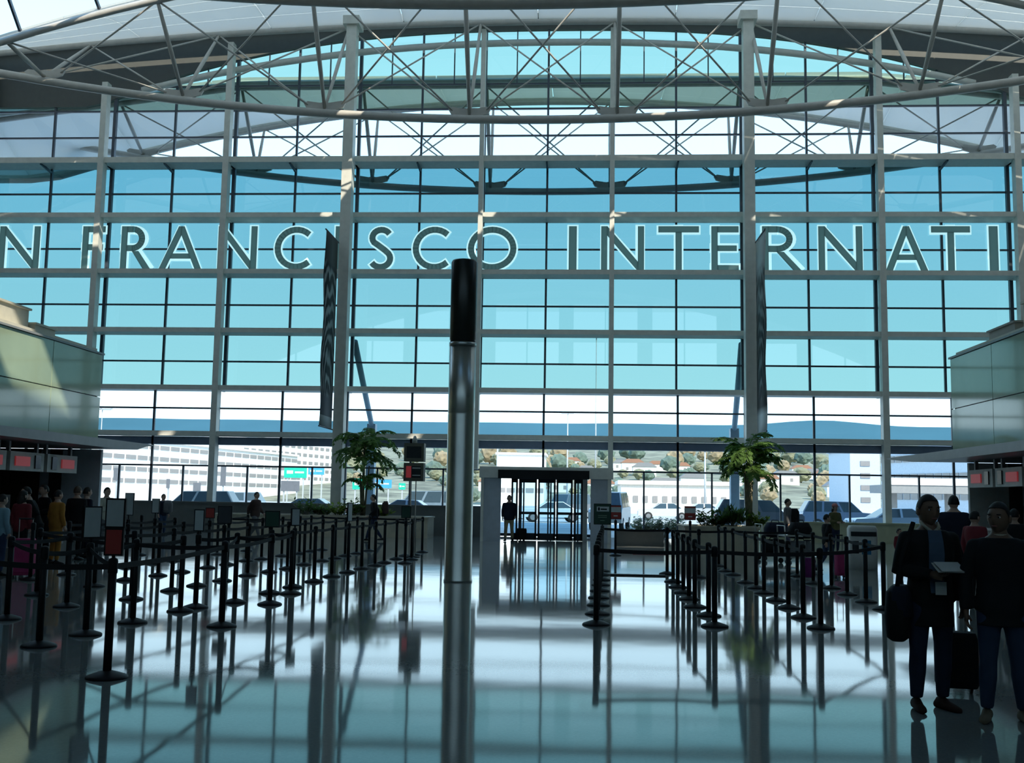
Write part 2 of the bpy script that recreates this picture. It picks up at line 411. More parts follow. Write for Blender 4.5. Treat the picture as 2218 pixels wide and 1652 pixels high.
# ---- bowstring roof trusses
def low_z(X): return 16.62 + .0042*(X-XC)**2 if abs(X-XC) < 26 else 16.62+.0042*26**2
M_TRUSS = mat('white-grey truss paint', (.55, .52, .47), .4)
def truss(Y, label, up_near, up_far, near_z, far_z):
    t = thing('roof_truss', label, 'roof truss', (XC, Y, 16.6), group='bowstring roof trusses')
    xs = [-33+63*k/42 for k in range(43)]
    MB().path([(x, Y, low_z(x)) for x in xs], .17, 10).build('lower_chord', M_TRUSS, t, True, world=True)
    MB().path([(x, Y+up_near, near_z(x)-.22) for x in xs], .14, 8).build('upper_chord', M_TRUSS, t, True, world=True)
    MB().path([(x, Y+up_far, far_z(x)-.22) for x in xs], .14, 8).build('upper_chord', M_TRUSS, t, True, world=True)
    nodes = [-22.2+5.89*k for k in range(8)]
    for i, x in enumerate(nodes):
        n = Vector((x, Y, low_z(x)+.18))
        a = Vector((x, Y+up_near, near_z(x)-.25)); b = Vector((x, Y+up_far, far_z(x)-.25))
        for q, r in ((a, .10), (b, .085)):
            MB().path([n, n.lerp(q, .5), q], [r*.7, r, r*.7], 8).build('strut', M_TRUSS, t, True, world=True)
        g = MB()
        for s in (-1, 1):
            g.prism([(0, -.12), (.75, .1), (.85, .28), (.7, .38), (.18, .3), (0, .34)], lambda p, z, d, s=s: (x+s*p, Y+d, low_z(x)+.12+z), -.05, .05)
        g.build('gusset', M_TRUSS, t, world=True)
        for s in (-1, 1):
            x2 = x+s*5.89
            if not -26 < x2 < 23: continue
            for uy, zf in ((up_near, near_z), (up_far, far_z)):
                p = n+Vector((s*.65, 0, .15)); q = Vector((x2, Y+uy, zf(x2)-.25))
                MB().tube(p, q, .038, n=6).build('tie_rod', M_TRUSS, t, True, world=True)
    return t
truss(41, 'large pale steel bowstring truss spanning the hall just before the glass wall', -3, 3.8, roof_near, roof_far)
truss(31, 'pale steel bowstring truss whose lower chord grazes the top of the view', -3, 3.8, roof_near, roof_far)
truss(51, 'bowstring truss standing outside, seen through the glass wall', -2.8, 1, lambda x: eave_z(x, 0), lambda x: eave_z(x, 1))
# ================================================================== lettering on the glass wall
LH = 2.0
def stroke_poly(kind):
    """strokes of one capital, unit height; each a closed 2-D outline. returns (outlines as (centre line, half width)), width"""
    T = .155
    def arc(cx, cy, rx, ry, a0, a1, n=22): return [(cx+rx*math.cos(R(a0+(a1-a0)*i/n)), cy+ry*math.sin(R(a0+(a1-a0)*i/n))) for i in range(n+1)]
    h = T/2
    L = {'I': ([[(h, 0), (h, 1)]], T),
         'N': ([[(h, 0), (h, 1)], [(h+.01, .93), (.87-h, .07)], [(.87-h, 0), (.87-h, 1)]], .87),
         'F': ([[(h, 0), (h, 1)], [(0, 1-h), (.5, 1-h)], [(0, .53), (.46, .53)]], .5),
         'E': ([[(h, 0), (h, 1)], [(0, 1-h), (.55, 1-h)], [(0, .52), (.52, .52)], [(0, h), (.56, h)]], .56),
         'T': ([[(.42, 0), (.42, 1)], [(0, 1-h), (.84, 1-h)]], .84),
         'A': ([[(h*1.1, 0), (.47, .96)], [(.47, .96), (.94-h*1.1, 0)], [(.22, .31), (.72, .31)]], .94),
         'R': ([[(h, 0), (h, 1)], [(0, 1-h), (.27, 1-h)] + arc(.27, .715, .225, .2075, 90, -90, 14) + [(0, .5075)], [(.3, .5), (.64, .03)]], .66),
         'C': ([arc(.5, .5, .5-h, .5-h, 48, 312)], .9),
         'O': ([arc(.52, .5, .52-h, .5-h, 0, 360, 36)], 1.04),
         'S': ([arc(.28, .74, .20, .18, 30, 215, 12) + [(.2, .58), (.36, .46)] + arc(.27, .27, .215, .195, 35, -150, 12)], .55),
         'L': ([[(h, 0), (h, 1)], [(0, h), (.5, h)]], .5)}
    return L[kind]
def letter_mesh(kind, wpx, grow, d0, d1):
    st, w0 = stroke_poly(kind); mb = MB(); T = .155/2
    for n_, line in enumerate(st):
        pts = [Vector((p[0]*wpx/w0, p[1]*LH)) for p in line]; hw = T*1.72 + grow
        if kind == 'I': hw = wpx/2+grow
        le, ri = [], []; straight = len(pts) == 2
        closed = (pts[0]-pts[-1]).length < 1e-4
        for i, p in enumerate(pts):
            if closed: d = pts[1]-pts[-2] if i in (0, len(pts)-1) else pts[i+1]-pts[i-1]
            else: d = pts[min(i+1, len(pts)-1)] - pts[max(i-1, 0)]
            d.normalize(); nrm = Vector((-d.y, d.x)); e = Vector((0, 0))
            if not closed and i == 0: e = -d*grow
            if not closed and i == len(pts)-1: e = d*grow
            le.append(p+nrm*hw+e); ri.append(p-nrm*hw+e)
        for i in range(len(pts)-1):
            q = [le[i], le[i+1], ri[i+1], ri[i]]
            e = .0015*n_
            mb.prism([(a.x, max(-grow, min(LH+grow, a.y)) if kind in 'NA' else a.y) for a in q], lambda a, b, d: (a, d, b), d0-e, d1+e)
    return mb
def letter_face(kind, w_, d0, d1):
    """the letter itself: outlines that abut and never overlap"""
    T = .27; H = LH; P = []
    bar = lambda x0, x1, y0, y1: P.append([(x0, y0), (x1, y0), (x1, y1), (x0, y1)])
    if kind == 'I': bar(0, w_, 0, H)
    elif kind == 'N':
        bar(0, T, 0, H); bar(w_-T, w_, 0, H); P.append([(T, H), (T, H-T*1.55), (w_-T, 0), (w_-T, T*1.55)])
    elif kind == 'F': bar(0, T, 0, H); bar(T, w_, H-T, H); bar(T, w_*.92, H*.45, H*.45+T)
    elif kind == 'E': bar(0, T, 0, H); bar(T, w_, H-T, H); bar(T, w_*.93, H*.45, H*.45+T*.9); bar(T, w_, 0, T)
    elif kind == 'L': bar(0, T, 0, H); bar(T, w_, 0, T)
    elif kind == 'T': bar(w_/2-T/2, w_/2+T/2, 0, H-T); bar(0, w_, H-T, H)
    elif kind == 'A':
        c = w_/2; t = T*1.08; k = (c-t)/(H*.8)
        P.append([(0, 0), (t, 0), (c, H*.8), (c, H), (c-t*.42, H)]); P.append([(w_, 0), (c+t*.42, H), (c, H), (c, H*.8), (w_-t, 0)])
        y0, y1 = H*.26, H*.26+T*.85; P.append([(t+k*y0, y0), (w_-t-k*y0, y0), (w_-t-k*y1, y1), (t+k*y1, y1)])
    elif kind == 'R':
        bar(0, T, 0, H); y0 = H*.43; xm = w_*.38; bar(T, xm, H-T, H); bar(T, xm, y0, y0+T)
        cy = (H+y0)/2; ro = (H-y0)/2; rx = w_*.78-xm; n = 12
        for i in range(n):
            a, b = [R(90-180*j/n) for j in (i, i+1)]
            P.append([(xm+rx*math.cos(a), cy+ro*math.sin(a)), (xm+rx*math.cos(b), cy+ro*math.sin(b)), (xm+(rx-T)*math.cos(b), cy+(ro-T)*math.sin(b)), (xm+(rx-T)*math.cos(a), cy+(ro-T)*math.sin(a))])
        P.append([(xm-.02, y0), (w_-T*1.15, 0), (w_+.03, 0), (xm+T*1.05, y0)])
    else: return letter_mesh(kind, w_, 0, d0, d1)
    mb = MB()
    for p in P: mb.prism(p, lambda a, b, d: (a, d, b), d0, d1)
    return mb
sg = thing('wall_sign', 'row of large grey capital letters with pale outlines across the upper glass wall', 'sign', (XC, 45.97, 11.7))
M_LET = translucent('slate grey letter film', (.34, .40, .40), .1)
M_OUT = mat('pale letter edging with added glow', (.55, .93, 1.0), .5, 0, 0, 1, .85)  # glow added so the edging outshines the tinted glass
LET = [('N', -2, 85), ('F', 178, 226), ('R', 262, 327), ('A', 345, 438), ('N', 472, 556), ('C', 594, 680), ('I', 726, 745), ('S', 798, 852), ('C', 893, 980), ('O', 1012, 1120),
       ('I', 1232, 1249), ('N', 1302, 1395), ('T', 1426, 1514), ('E', 1541, 1600), ('R', 1651, 1736), ('N', 1773, 1868), ('A', 1917, 2010), ('T', 2018, 2102), ('I', 2143, 2162), ('O', 2207, 2305), ('N', 2370, 2460)]
LET = [('A', -110, -30)] + LET
for ch, a, b in LET:
    xa, xb = at(a, 540, 45.97).x, at(b, 540, 45.97).x
    m1 = letter_face(ch, xb-xa, -.02, .02); m1.v = [(v[0]+xa, v[1]+45.97, v[2]+11.57) for v in m1.v]
    o = m1.build('letter', M_LET, sg, world=True)
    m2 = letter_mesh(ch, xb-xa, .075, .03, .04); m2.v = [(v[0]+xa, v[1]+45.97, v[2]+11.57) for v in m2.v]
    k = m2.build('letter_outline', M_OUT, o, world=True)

# ================================================================== banners hung from the tall columns
def banner_material(name, light_top):
    m = bpy.data.materials.new(name); m.use_nodes = True; n = m.node_tree; b = n.nodes['Principled BSDF']; b.inputs['Roughness'].default_value = .7
    t = n.nodes.new('ShaderNodeTexCoord'); mp = n.nodes.new('ShaderNodeMapping'); wv = n.nodes.new('ShaderNodeTexWave'); no = n.nodes.new('ShaderNodeTexNoise')
    sx = n.nodes.new('ShaderNodeSeparateXYZ'); rz = n.nodes.new('ShaderNodeValToRGB'); r = n.nodes.new('ShaderNodeValToRGB'); mx = n.nodes.new('ShaderNodeMix'); mx.data_type = 'RGBA'
    n.links.new(t.outputs['Generated'], sx.inputs[0]); n.links.new(t.outputs['Object'], mp.inputs[0])
    mp.inputs['Scale'].default_value = (1, 1.2, .45); wv.wave_type = 'RINGS'; wv.rings_direction = 'X'
    wv.inputs['Scale'].default_value = .95; wv.inputs['Distortion'].default_value = 9; wv.inputs['Detail'].default_value = 3
    n.links.new(mp.outputs[0], wv.inputs['Vector']); n.links.new(wv.outputs['Fac'], r.inputs[0])
    r.color_ramp.elements[0].color = (.010, .016, .018, 1); r.color_ramp.elements[1].color = (.30, .35, .35, 1); r.color_ramp.elements[1].position = .9; r.color_ramp.elements[0].position = .35
    n.links.new(sx.outputs['Z'], rz.inputs[0]); e = rz.color_ramp.elements
    rz.color_ramp.interpolation = 'CONSTANT' if not light_top else 'LINEAR'
    if light_top:
        e[0].position = 0; e[0].color = (.75, .78, .76, 1); e[1].position = 1; e[1].color = (.62, .66, .64, 1)
        for p, c in ((.09, .7), (.13, .06), (.2, .03), (.5, .03), (.6, .1), (.68, .4), (.74, .12), (.78, .25), (.82, .55)): q = e.new(p); q.color = (c, c*1.1, c*1.1, 1)
    else:
        e[0].position = 0; e[0].color = (.38, .44, .45, 1); e[1].position = .84; e[1].color = (.06, .066, .062, 1)
        q = e.new(.055); q.color = (.08, .10, .12, 1); q = e.new(.17); q.color = (.04, .05, .055, 1)
    no.inputs['Scale'].default_value = 1.4; no.inputs['Detail'].default_value = 6
    n.links.new(t.outputs['Object'], no.inputs['Vector'])
    band = n.nodes.new('ShaderNodeValToRGB'); be = band.color_ramp.elements; be[0].position = .15; be[0].color = (0, 0, 0, 1); be[1].position = .86; be[1].color = (0, 0, 0, 1)
    for p, c in ((.2, 1.), (.8, 1.)): q = be.new(p); q.color = (c*(0.55 if light_top else 1),)*3 + (1,)
    n.links.new(sx.outputs['Z'], band.inputs[0])
    n.links.new(band.outputs[0], mx.inputs['Factor']); n.links.new(rz.outputs[0], mx.inputs['A']); n.links.new(r.outputs[0], mx.inputs['B'])
    n.links.new(mx.outputs['Result'], b.inputs['Base Color']); return m
def banner(x, label, mt):
    t = thing('hanging_banner', label, 'banner', (x, 42.9, 4.5), group='hanging banners')
    mb = MB(); n = 18; vs = []; fs = []
    for k in range(n+1):
        z = 4.35+8.0*k/n; q = .03*math.sin(k*.8)
        vs += [(x-.012+q, 41.75, z), (x+.012+q, 41.75, z), (x+.012, 43.85, z), (x-.012, 43.85, z)]
    for k in range(n):
        o = 4*k
        for a, b_ in ((0, 1), (1, 2), (2, 3), (3, 0)): fs.append((o+a, o+b_, o+b_+4, o+a+4))
    fs += [(0, 3, 2, 1), (4*n, 4*n+1, 4*n+2, 4*n+3)]
    mb.add(vs, fs).build('banner_cloth', mt, t, True, world=True)
    for z in (4.35, 12.35): MB().tube((x, 41.7, z), (x, 44.2, z), .03).build('banner_rod', M_FRAME, t, world=True)
    return t
banner(-10.37, 'dark patterned banner with a fingerprint print hanging beside the left tall column', banner_material('fingerprint print', False))
banner(7.23, 'banner pale at top and dark below hanging beside the right tall column', banner_material('dark portrait print', True))

# ================================================================== steel pylon
py = thing('steel_pylon', 'tall round stainless steel pylon with a dark top standing on the open floor', 'pylon', (-2.31, 20.6, 0))
M_PYL = mat('brushed stainless steel', (.62, .62, .58), .33, 1., .12, 1.2)
MB().lathe([(.275, 0), (.275, .03), (.265, .05), (.262, 3.2), (.258, 3.22), (.262, 3.24), (.26, 4.62)], n=32).build('shaft', M_PYL, py, True)
MB().lathe([(.25, 4.62), (.25, 4.66), (.262, 4.68), (.26, 6.22), (.24, 6.26)], n=32).build('dark_sleeve', mat('dark bronze sleeve', (.018, .018, .014), .3), py, True)
MB().lathe([(.266, 4.55), (.268, 4.58), (.266, 4.62)], n=32).build('collar_ring', M_CHROME, py, True)

# ================================================================== entrance vestibule
VX0, VX1, VY0 = fl(1043, 1172).x, fl(1322, 1172).x, 39.8
VX0, VX1 = at(1043, 1100, VY0).x, at(1322, 1100, VY0).x
vt = thing('entrance_vestibule', 'projecting grey entrance box with glass sliding doors and a black header sign', 'entrance', ((VX0+VX1)/2, VY0, 0))
M_VF = mat('satin aluminium', (.80, .80, .74), .4, .0); M_VP = mat('grey blue panel', (.52, .58, .66), .45)
VT = 2.78
MB().bx(VX0-.1, VX1+.1, VY0, 45.36, VT-.12, VT).build('roof', M_VF, vt, world=True)
MB().bx(VX0-.1, VX1+.1, VY0-.05, VY0+.12, VT-.42, VT-.05).build('header', M_VF, vt, world=True)
dx = lambda p: at(p, 1100, VY0).x
MB().bx(dx(1078), dx(1276), VY0-.12, VY0-.05, VT-.44, VT-.12).build('header_sign', M_BLACK, vt, world=True)
for a, b in ((1041, 1047), (1316, 1324)): MB().bx(dx(a), dx(b), VY0, VY0+.2, 0, VT-.4).build('jamb', M_VF, vt, world=True)
for a, b in ((1047, 1084), (1279, 1316)): MB().bx(dx(a), dx(b), VY0+.06, VY0+.14, 0, VT-.4).build('side_panel', M_VP, vt, world=True)
for a in (1042, 1320): MB().bx(dx(a)-.04, dx(a)+.04, VY0+.2, 45.34, 0, VT-.1).build('side_wall', M_VP, vt, world=True)
# doors, recessed
DY = 41.4; ex = lambda p: at(p, 1100, DY).x
M_DF = mat('dark door frame', (.02, .03, .045), .35); M_DG = glass('door glass', (.72, .86, .92))
for a, b, n_ in ((1107, 1121, 0), (1123, 1162, 1), (1165, 1203, 2), (1205, 1240, 2), (1243, 1262, 1)):
    xa, xb = ex(a), ex(b); leaf = MB(); yy = DY + (.12 if n_ == 1 else 0)
    wd = .07
    leaf.bx(xa, xa+wd, yy, yy+.07, .02, 2.35).bx(xb-wd, xb, yy, yy+.07, .02, 2.35).bx(xa, xb, yy, yy+.07, 2.22, 2.35).bx(xa, xb, yy, yy+.07, .02, .28).bx(xa, xb, yy, yy+.07, 1.0, 1.1)
    d = leaf.build('door_leaf', M_DF, vt, world=True)
    for z0, z1 in ((.28, 1.0), (1.1, 2.22)):
        MB().bx(xa+wd, xb-wd, yy+.03, yy+.04, z0, z1).build('door_pane', M_DG, d, world=True)
MB().bx(ex(1107), ex(1262), DY-.06, DY+.2, 2.35, 2.6).build('door_header', M_DF, vt, world=True)
MB().bx(ex(1262), ex(1272), DY-.02, DY+.1, 0, 2.6).build('jamb', M_VF, vt, world=True)
# outer doors in the glass line
for k in range(4):
    xa, xb = VX0+.1+k*1.15, VX0+.1+k*1.15+1.1
    MB().bx(xa, xa+.06, YL-.04, YL+.04, .02, 2.7).bx(xb-.06, xb, YL-.04, YL+.04, .02, 2.7).bx(xa, xb, YL-.04, YL+.04, 2.5, 2.7).bx(xa, xb, YL-.04, YL+.04, .02, .14).build('outer_door', M_DF, vt, world=True)

# ================================================================== low walls and planters along the glass
M_STONE = mat('beige planter stone', (.55, .50, .38), .6, 0, .1); M_LOW = mat('grey low wall', (.14, .145, .14), .55); M_SOIL = mat('dark planting soil', (.03, .022, .015), .95)
def planter(x0, x1, y0, y1, h, label, m=M_STONE):
    t = thing('planter', label, 'planter', ((x0+x1)/2, (y0+y1)/2, 0), group='low planters')
    q = .12
    for a in ((x0, x1, y0, y0+q), (x0, x1, y1-q, y1), (x0, x0+q, y0+q, y1-q), (x1-q, x1, y0+q, y1-q)):
        MB().bx(a[0], a[1], a[2], a[3], 0, h-.06).build('planter_side', m, t, world=True)
    for a in ((x0-.04, x1+.04, y0-.04, y0+.2), (x0-.04, x1+.04, y1-.2, y1+.04), (x0-.04, x0+.2, y0+.2, y1-.2), (x1-.2, x1+.04, y0+.2, y1-.2)):
        MB().bx(a[0], a[1], a[2], a[3], h-.06, h).build('coping', m, t, world=True)
    MB().bx(x0+q, x1-q, y0+q, y1-q, .05, h-.12).build('soil', M_SOIL, t, world=True)
    return t
planter(-14.4, -5.9, 41.6, 43.4, .83, 'long low planter box of beige stone below the left palm')
pr0, pr1 = fl(1502, 1206).x, fl(1664, 1206).x
planter(pr0, pr1, 33.9, 36.2, .84, 'short sunlit beige planter box holding the right palm')
for x0, x1, nm in ((COLX[0], -10.4, 'grey low wall along the foot of the left glass'), (-9.6, VX0-.25, 'grey low wall between the left planter and the entrance')):
    solo('low_wall', MB().bx(x0, x1, 44.6, 44.8, 0, 1.18).bx(x0, x1, 44.56, 44.84, 1.18, 1.26), M_LOW, nm, 'low wall')
solo('low_wall', MB().bx(VX1+.15, pr0-.3, 38.4, 38.6, 0, .5).bx(VX1+.15, pr0-.3, 38.36, 38.64, .5, .56), M_LOW, 'grey low kerb wall between the entrance and the right planter', 'low wall')
solo('low_wall', MB().bx(7.4, 22, 44.6, 44.8, 0, .78).bx(7.4, 22, 44.56, 44.84, .78, .85), mat('pale olive wall', (.50, .52, .36), .6), 'pale olive low wall below the right glass', 'low wall')

# ================================================================== check-in islands
M_FROST = mat('frosted green glass', (.42, .52, .36), .08, 0, .12, .6, 0, .5, 0, .15); M_CAN = mat('grey canopy metal', (.34, .35, .36), .4); M_DARK = mat('dark counter laminate', (.05, .048, .045), .5)
M_BEIGE = mat('beige roof unit', (.74, .70, .58), .6); M_BROWN = mat('brown wood panel', (.10, .07, .045), .5); M_PALE = mat('pale wall panel', (.72, .75, .80), .5)
M_RED = mat('red lit display', (.55, .06, .07), .4, 0, 0, 1, .2); M_SCRDARK = mat('dark display', (.03, .035, .04), .2)
def island(s, X, ye, tip, side, top):
    """s: +1 the island lies towards -X of its face (left island), -1 mirrored"""
    t = thing('check_in_island', 'check-in island with green glass upper box and grey canopy at the %s of the hall' % side, 'check-in island', (X-s*2, 20, 0))
    def bx(x0, x1, *a): return MB().bx(*(sorted((X-s*x0, X-s*x1))), *a)
    y0 = 9.0; zc = 2.95
    n = 7; L = (ye-y0)/n
    for k in range(n):
        for z0, z1 in ((zc+.02, 4.15), (4.15, top)):
            bx(0, .06, y0+L*k+.012, y0+L*(k+1)-.012, z0+.012, z1-.012).build('glass_panel', M_FROST, t, world=True)
    for k in range(4):                                      # end of the glass box, facing the glass wall and back
        for y in (ye-.06, ):
            bx(.08+1.3*k, 1.36+1.3*k, y, y+.06, zc+.03, top-.012).build('glass_panel', M_FROST, t, world=True)
    bx(.1, 5.3, y0, ye-.1, zc, top-.05).build('core', M_PALE, t, world=True)
    bx(-.04, 5.4, y0, ye+.04, top, top+.05).build('coping', M_CAN, t, world=True)
    bx(.12, 5.3, y0, ye-.1, top+.05, top+.16).build('roof_ledge', M_BEIGE, t, world=True)
    # canopy with a tapered tip
    prof = [(y0, zc), (y0, zc-.2), (ye-.3, zc-.22), (ye+.5, zc-.19), (tip-.5, zc-.07), (tip, zc-.03), (tip, zc)]
    MB().prism(prof, lambda a, b, d: (d, a, b), *sorted((X+s*.9, X-s*5.2))).build('canopy', M_CAN, t, world=True)
    bx(5.0, 5.2, y0, ye-.2, 0, zc-.2).build('rear_wall', M_BROWN, t, world=True)
    o_ = 0 if s > 0 else .5
    for a, b, m in ((-.25 if s > 0 else .3, .8+o_, M_PALE if s > 0 else M_WHITE), (.8+o_, 1.15+o_, M_DARK), (1.15+o_, 1.4+o_, M_PALE), (1.4+o_, 5.0, M_BROWN)):
        bx(a, b, ye-.3, ye-.18, 0, zc-.23).build('end_wall', m, t, world=True)
    # hanging displays
    n = 8
    for k in range(n):
        ya = ye-.9-1.72*(k+1); yb = ya+1.55
        h = bx(.02, .3, ya, yb, 2.06, 2.5).build('display_housing', M_WHITE, t, world=True)
        a, b = (ya+.2, ya+.85) if k % 2 else (yb-.85, yb-.2)
        bx(-.01, .02, a, b, 2.17, 2.39).build('display_screen', M_RED, h, world=True)
        c, d = (yb-.45, yb-.2) if k % 2 else (ya+.2, ya+.45)
        bx(-.01, .02, c, d, 2.12, 2.44).build('display_number', M_SCRDARK, h, world=True)
        bx(.12, .2, ya+.1, ya+.18, 2.5, zc-.2).build('hanger', M_CAN, h, world=True)
        bx(.12, .2, yb-.18, yb-.1, 2.5, zc-.2).build('hanger', M_CAN, h, world=True)
    return t
island(1, -13.0, 28.0, 29.6, 'left', 5.30)
island(-1, 9.9, 29.0, 31.9, 'right', 5.50)
# counters, one unit each
def counter(X, s, ya, yb, label, grp):
    t = thing('check_in_counter', label, 'counter', (X, (ya+yb)/2, 0), group=grp)
    def bx(x0, x1, *a): return MB().bx(*(sorted((X-s*x0, X-s*x1))), *a)
    bx(0, .55, ya+.03, yb-.03, 0, 1.02).build('body', M_DARK, t, world=True)
    bx(-.08, .65, ya, yb, 1.02, 1.08).build('worktop', mat('grey worktop', (.25, .25, .25), .35), t, world=True)
    bx(.15, .2, ya+.35, ya+.8, 1.18, 1.5).build('monitor', M_BLACK, t, world=True)
    bx(.15, .2, ya+.53, ya+.6, 1.08, 1.2).build('monitor_stand', M_BLACK, t, world=True)
    bx(-.02, 0, ya+.25, yb-.25, .3, .8).build('front_panel', mat('steel kick panel', (.2, .2, .21), .3, .8), t, world=True)
for k in range(8):
    counter(-12.9, 1, 25.6-1.72*k-.85, 25.6-1.72*k+.8, 'dark check-in counter of the left island, %s from the glass wall' % ordinal(k), 'left check-in counters')
for k in range(6):
    counter(9.9, -1, 26.6-1.72*k-.85, 26.6-1.72*k+.8, 'dark check-in counter of the right island, %s from the glass wall' % ordinal(k), 'right check-in counters')
# units on the island roofs
for y0, y1, z0, z1, x0, nm, X in ((20.5, 24.75, 5.4, 6.0, .4, 'large cream box unit on the left island roof', -13.0), (24.9, 25.9, 5.4, 5.68, .3, 'small cream box unit on the left island roof', -13.0)):
    solo('roof_unit', MB().bx(X-x0-2.6, X-x0, y0, y1, z0, z1-.05).bx(X-x0-2.65, X-x0+.05, y0-.05, y1+.05, z1-.05, z1), M_BEIGE, nm, 'roof unit')
solo('roof_unit', MB().bx(10.3, 13, 25.7, 27.3, 5.6, 5.95).bx(10.25, 13.05, 25.65, 27.35, 5.95, 6.0), mat('taupe roof unit', (.42, .38, .33), .6), 'low taupe box unit on the right island roof', 'roof unit')
solo('roof_unit', MB().bx(10.3, 13, 22.2, 25.2, 5.6, 6.3).bx(10.25, 13.05, 22.15, 25.25, 6.3, 6.35), M_BEIGE, 'tall cream box unit on the right island roof', 'roof unit')

# ================================================================== information monitors on two poles
p = fl(892, 1206); t = thing('information_monitors', 'two stacked square monitors on twin poles, lower one with a red sign', 'monitor', p)
for x in (-.07, .06): MB().tube((x, 0, .02), (x, 0, 2.02), .016).build('pole', M_CHROME, t)
MB().lathe([(.22, 0), (.22, .02), (.03, .04)]).build('base', M_BLACK, t, True)
for z, red in ((2.02, True), (2.55, False)):
    h = MB().bx(-.27, .27, -.1, .24, z, z+.49).build('housing', mat('taupe monitor housing', (.16, .15, .11), .5), t)
    MB().bx(-.2, .2, -.11, -.1, z+.09, z+.4).build('screen', M_SCRDARK, h)
    if red:
        MB().bx(-.2, -.06, -.118, -.11, z+.09, z+.4).build('red_panel', M_RED, h)
        MB().bx(-.03, .19, -.118, -.11, z+.33, z+.37).build('light_bar', M_CHROME, h)
        MB().bx(-.03, .19, -.118, -.11, z+.14, z+.17).build('light_bar', M_CHROME, h)
MB().lathe([(.07, 3.04), (.06, 3.15), (.03, 3.24)]).build('white_cap', M_WHITE, t, True)  # small plain white cap on top of the housings
# ================================================================== belt posts of the queues
PM = {}
PM['base'] = MB().lathe([(.178, 0), (.178, .012), (.165, .024), (.09, .05), (.04, .065)], n=24).mesh('base', M_BLACK, True)
PM['post'] = MB().lathe([(.036, .05), (.036, .90)], n=14).mesh('post', M_BLACK, True)
PM['head'] = MB().lathe([(.036, .89), (.042, .90), (.042, 1.0), (.036, 1.02), (.01, 1.03)], n=14).mesh('head', M_BLACK, True)
M_SIGNW = mat('pale sign card', (.55, .60, .60), .5); M_SIGNR = mat('dark red sign card', (.45, .05, .04), .5); M_SIGNG = mat('dark green sign card', (.02, .07, .045), .5); M_SIGNK = mat('dark sign card', (.06, .06, .07), .5)
def belt(parent, a, b, z=.95):
    d = (b-a).normalized(); n = Vector((-d.y, d.x, 0)); p, q = a+d*.04, b-d*.04; N = 6; rs = []
    for i in range(N+1):
        c = p.lerp(q, i/N); zz = z-.02*math.sin(math.pi*i/N)
        rs.append([c+n*.003+Vector((0,0,zz-.025)), c-n*.003+Vector((0,0,zz-.025)), c-n*.003+Vector((0,0,zz+.025)), c+n*.003+Vector((0,0,zz+.025))])
    return MB().rings(rs).build('belt', M_BLACKCLOTH, parent, world=True)
def sign_frame(parent, wd, h, z0, m, face=None, rz=0., text=False):
    mb = MB(); mb.bx(-wd/2-.015, wd/2+.015, -.012, .012, z0-.015, z0+h+.015); 
    o = mb.build('sign_holder', M_BLACK, parent); o.rotation_euler.z = rz
    MB().bx(-wd/2, wd/2, -.016, -.012, z0, z0+h).bx(-wd/2, wd/2, .012, .016, z0, z0+h).build('sign_card', m, o)
    MB().bx(-.012, .012, -.008, .008, 1.02, z0).build('sign_stem', M_BLACK, o)
    return o
def post(p, label, grp):
    t = thing('belt_post', label, 'queue post', (p.x, p.y, 0), group=grp)
    for k in ('base', 'post', 'head'): obj(k, PM[k], t)
    return t
PX = dict(
 L1=(231,1468),L2=(84,1400),L3=(14,1341),L4=(185,1375),L5=(144,1314),L6=(65,1256),L7=(79,1289),L8=(144,1245),L9=(204,1270),L10=(287,1349),L11=(284,1298),L12=(271,1257),L13=(273,1229),L14=(303,1202),L15=(331,1221),L16=(342,1247),L17=(371,1280),L18=(390,1324),L19=(393,1239),L20=(375,1215),L21=(423,1316),L22=(426,1269),L23=(450,1230),L24=(480,1357),L25=(481,1258),L26=(470,1201),L27=(492,1223),L28=(508,1305),L29=(536,1247),L30=(533,1215),L31=(584,1309),L32=(584,1285),L33=(582,1239),L34=(629,1286),L35=(634,1272),L36=(680,1260),L37=(718,1249),L38=(753,1240),L39=(783,1232),L40=(812,1225),L41=(832,1219),L42=(858,1211),L43=(877,1220),L44=(877,1204),L45=(891,1212),L46=(897,1202),L47=(914,1196),L48=(697,1215),L49=(658,1223),L50=(622,1232),L51=(610,1204),L52=(648,1199),L53=(672,1194),L54=(697,1191),L55=(747,1204),L56=(772,1199),L57=(799,1193),L58=(725,1209),L59=(566,1211),L60=(534,1193),
 R1=(1291,1353),R2=(1294,1330),R3=(1296,1311),R4=(1297,1295),R5=(1299,1280),R6=(1301,1267),R7=(1303,1256),R8=(1304,1245),R9=(1304,1237),R10=(1548,1357),R11=(1535,1334),R12=(1505,1315),R13=(1492,1298),R14=(1480,1284),R15=(1468,1272),R16=(1458,1260),R17=(1445,1243),R18=(1588,1245),R19=(1571,1237),R20=(1557,1226),R21=(1615,1262),R22=(1638,1274),R23=(1655,1285),R24=(1681,1301),R25=(1708,1317),R26=(1740,1338),R27=(1778,1361),R28=(1762,1264),R29=(1801,1274),R30=(1835,1288),R31=(1876,1304),R32=(1915,1320),R33=(1727,1248),R34=(1514,1251),
 S1=(1333,1203),S2=(1495,1203))
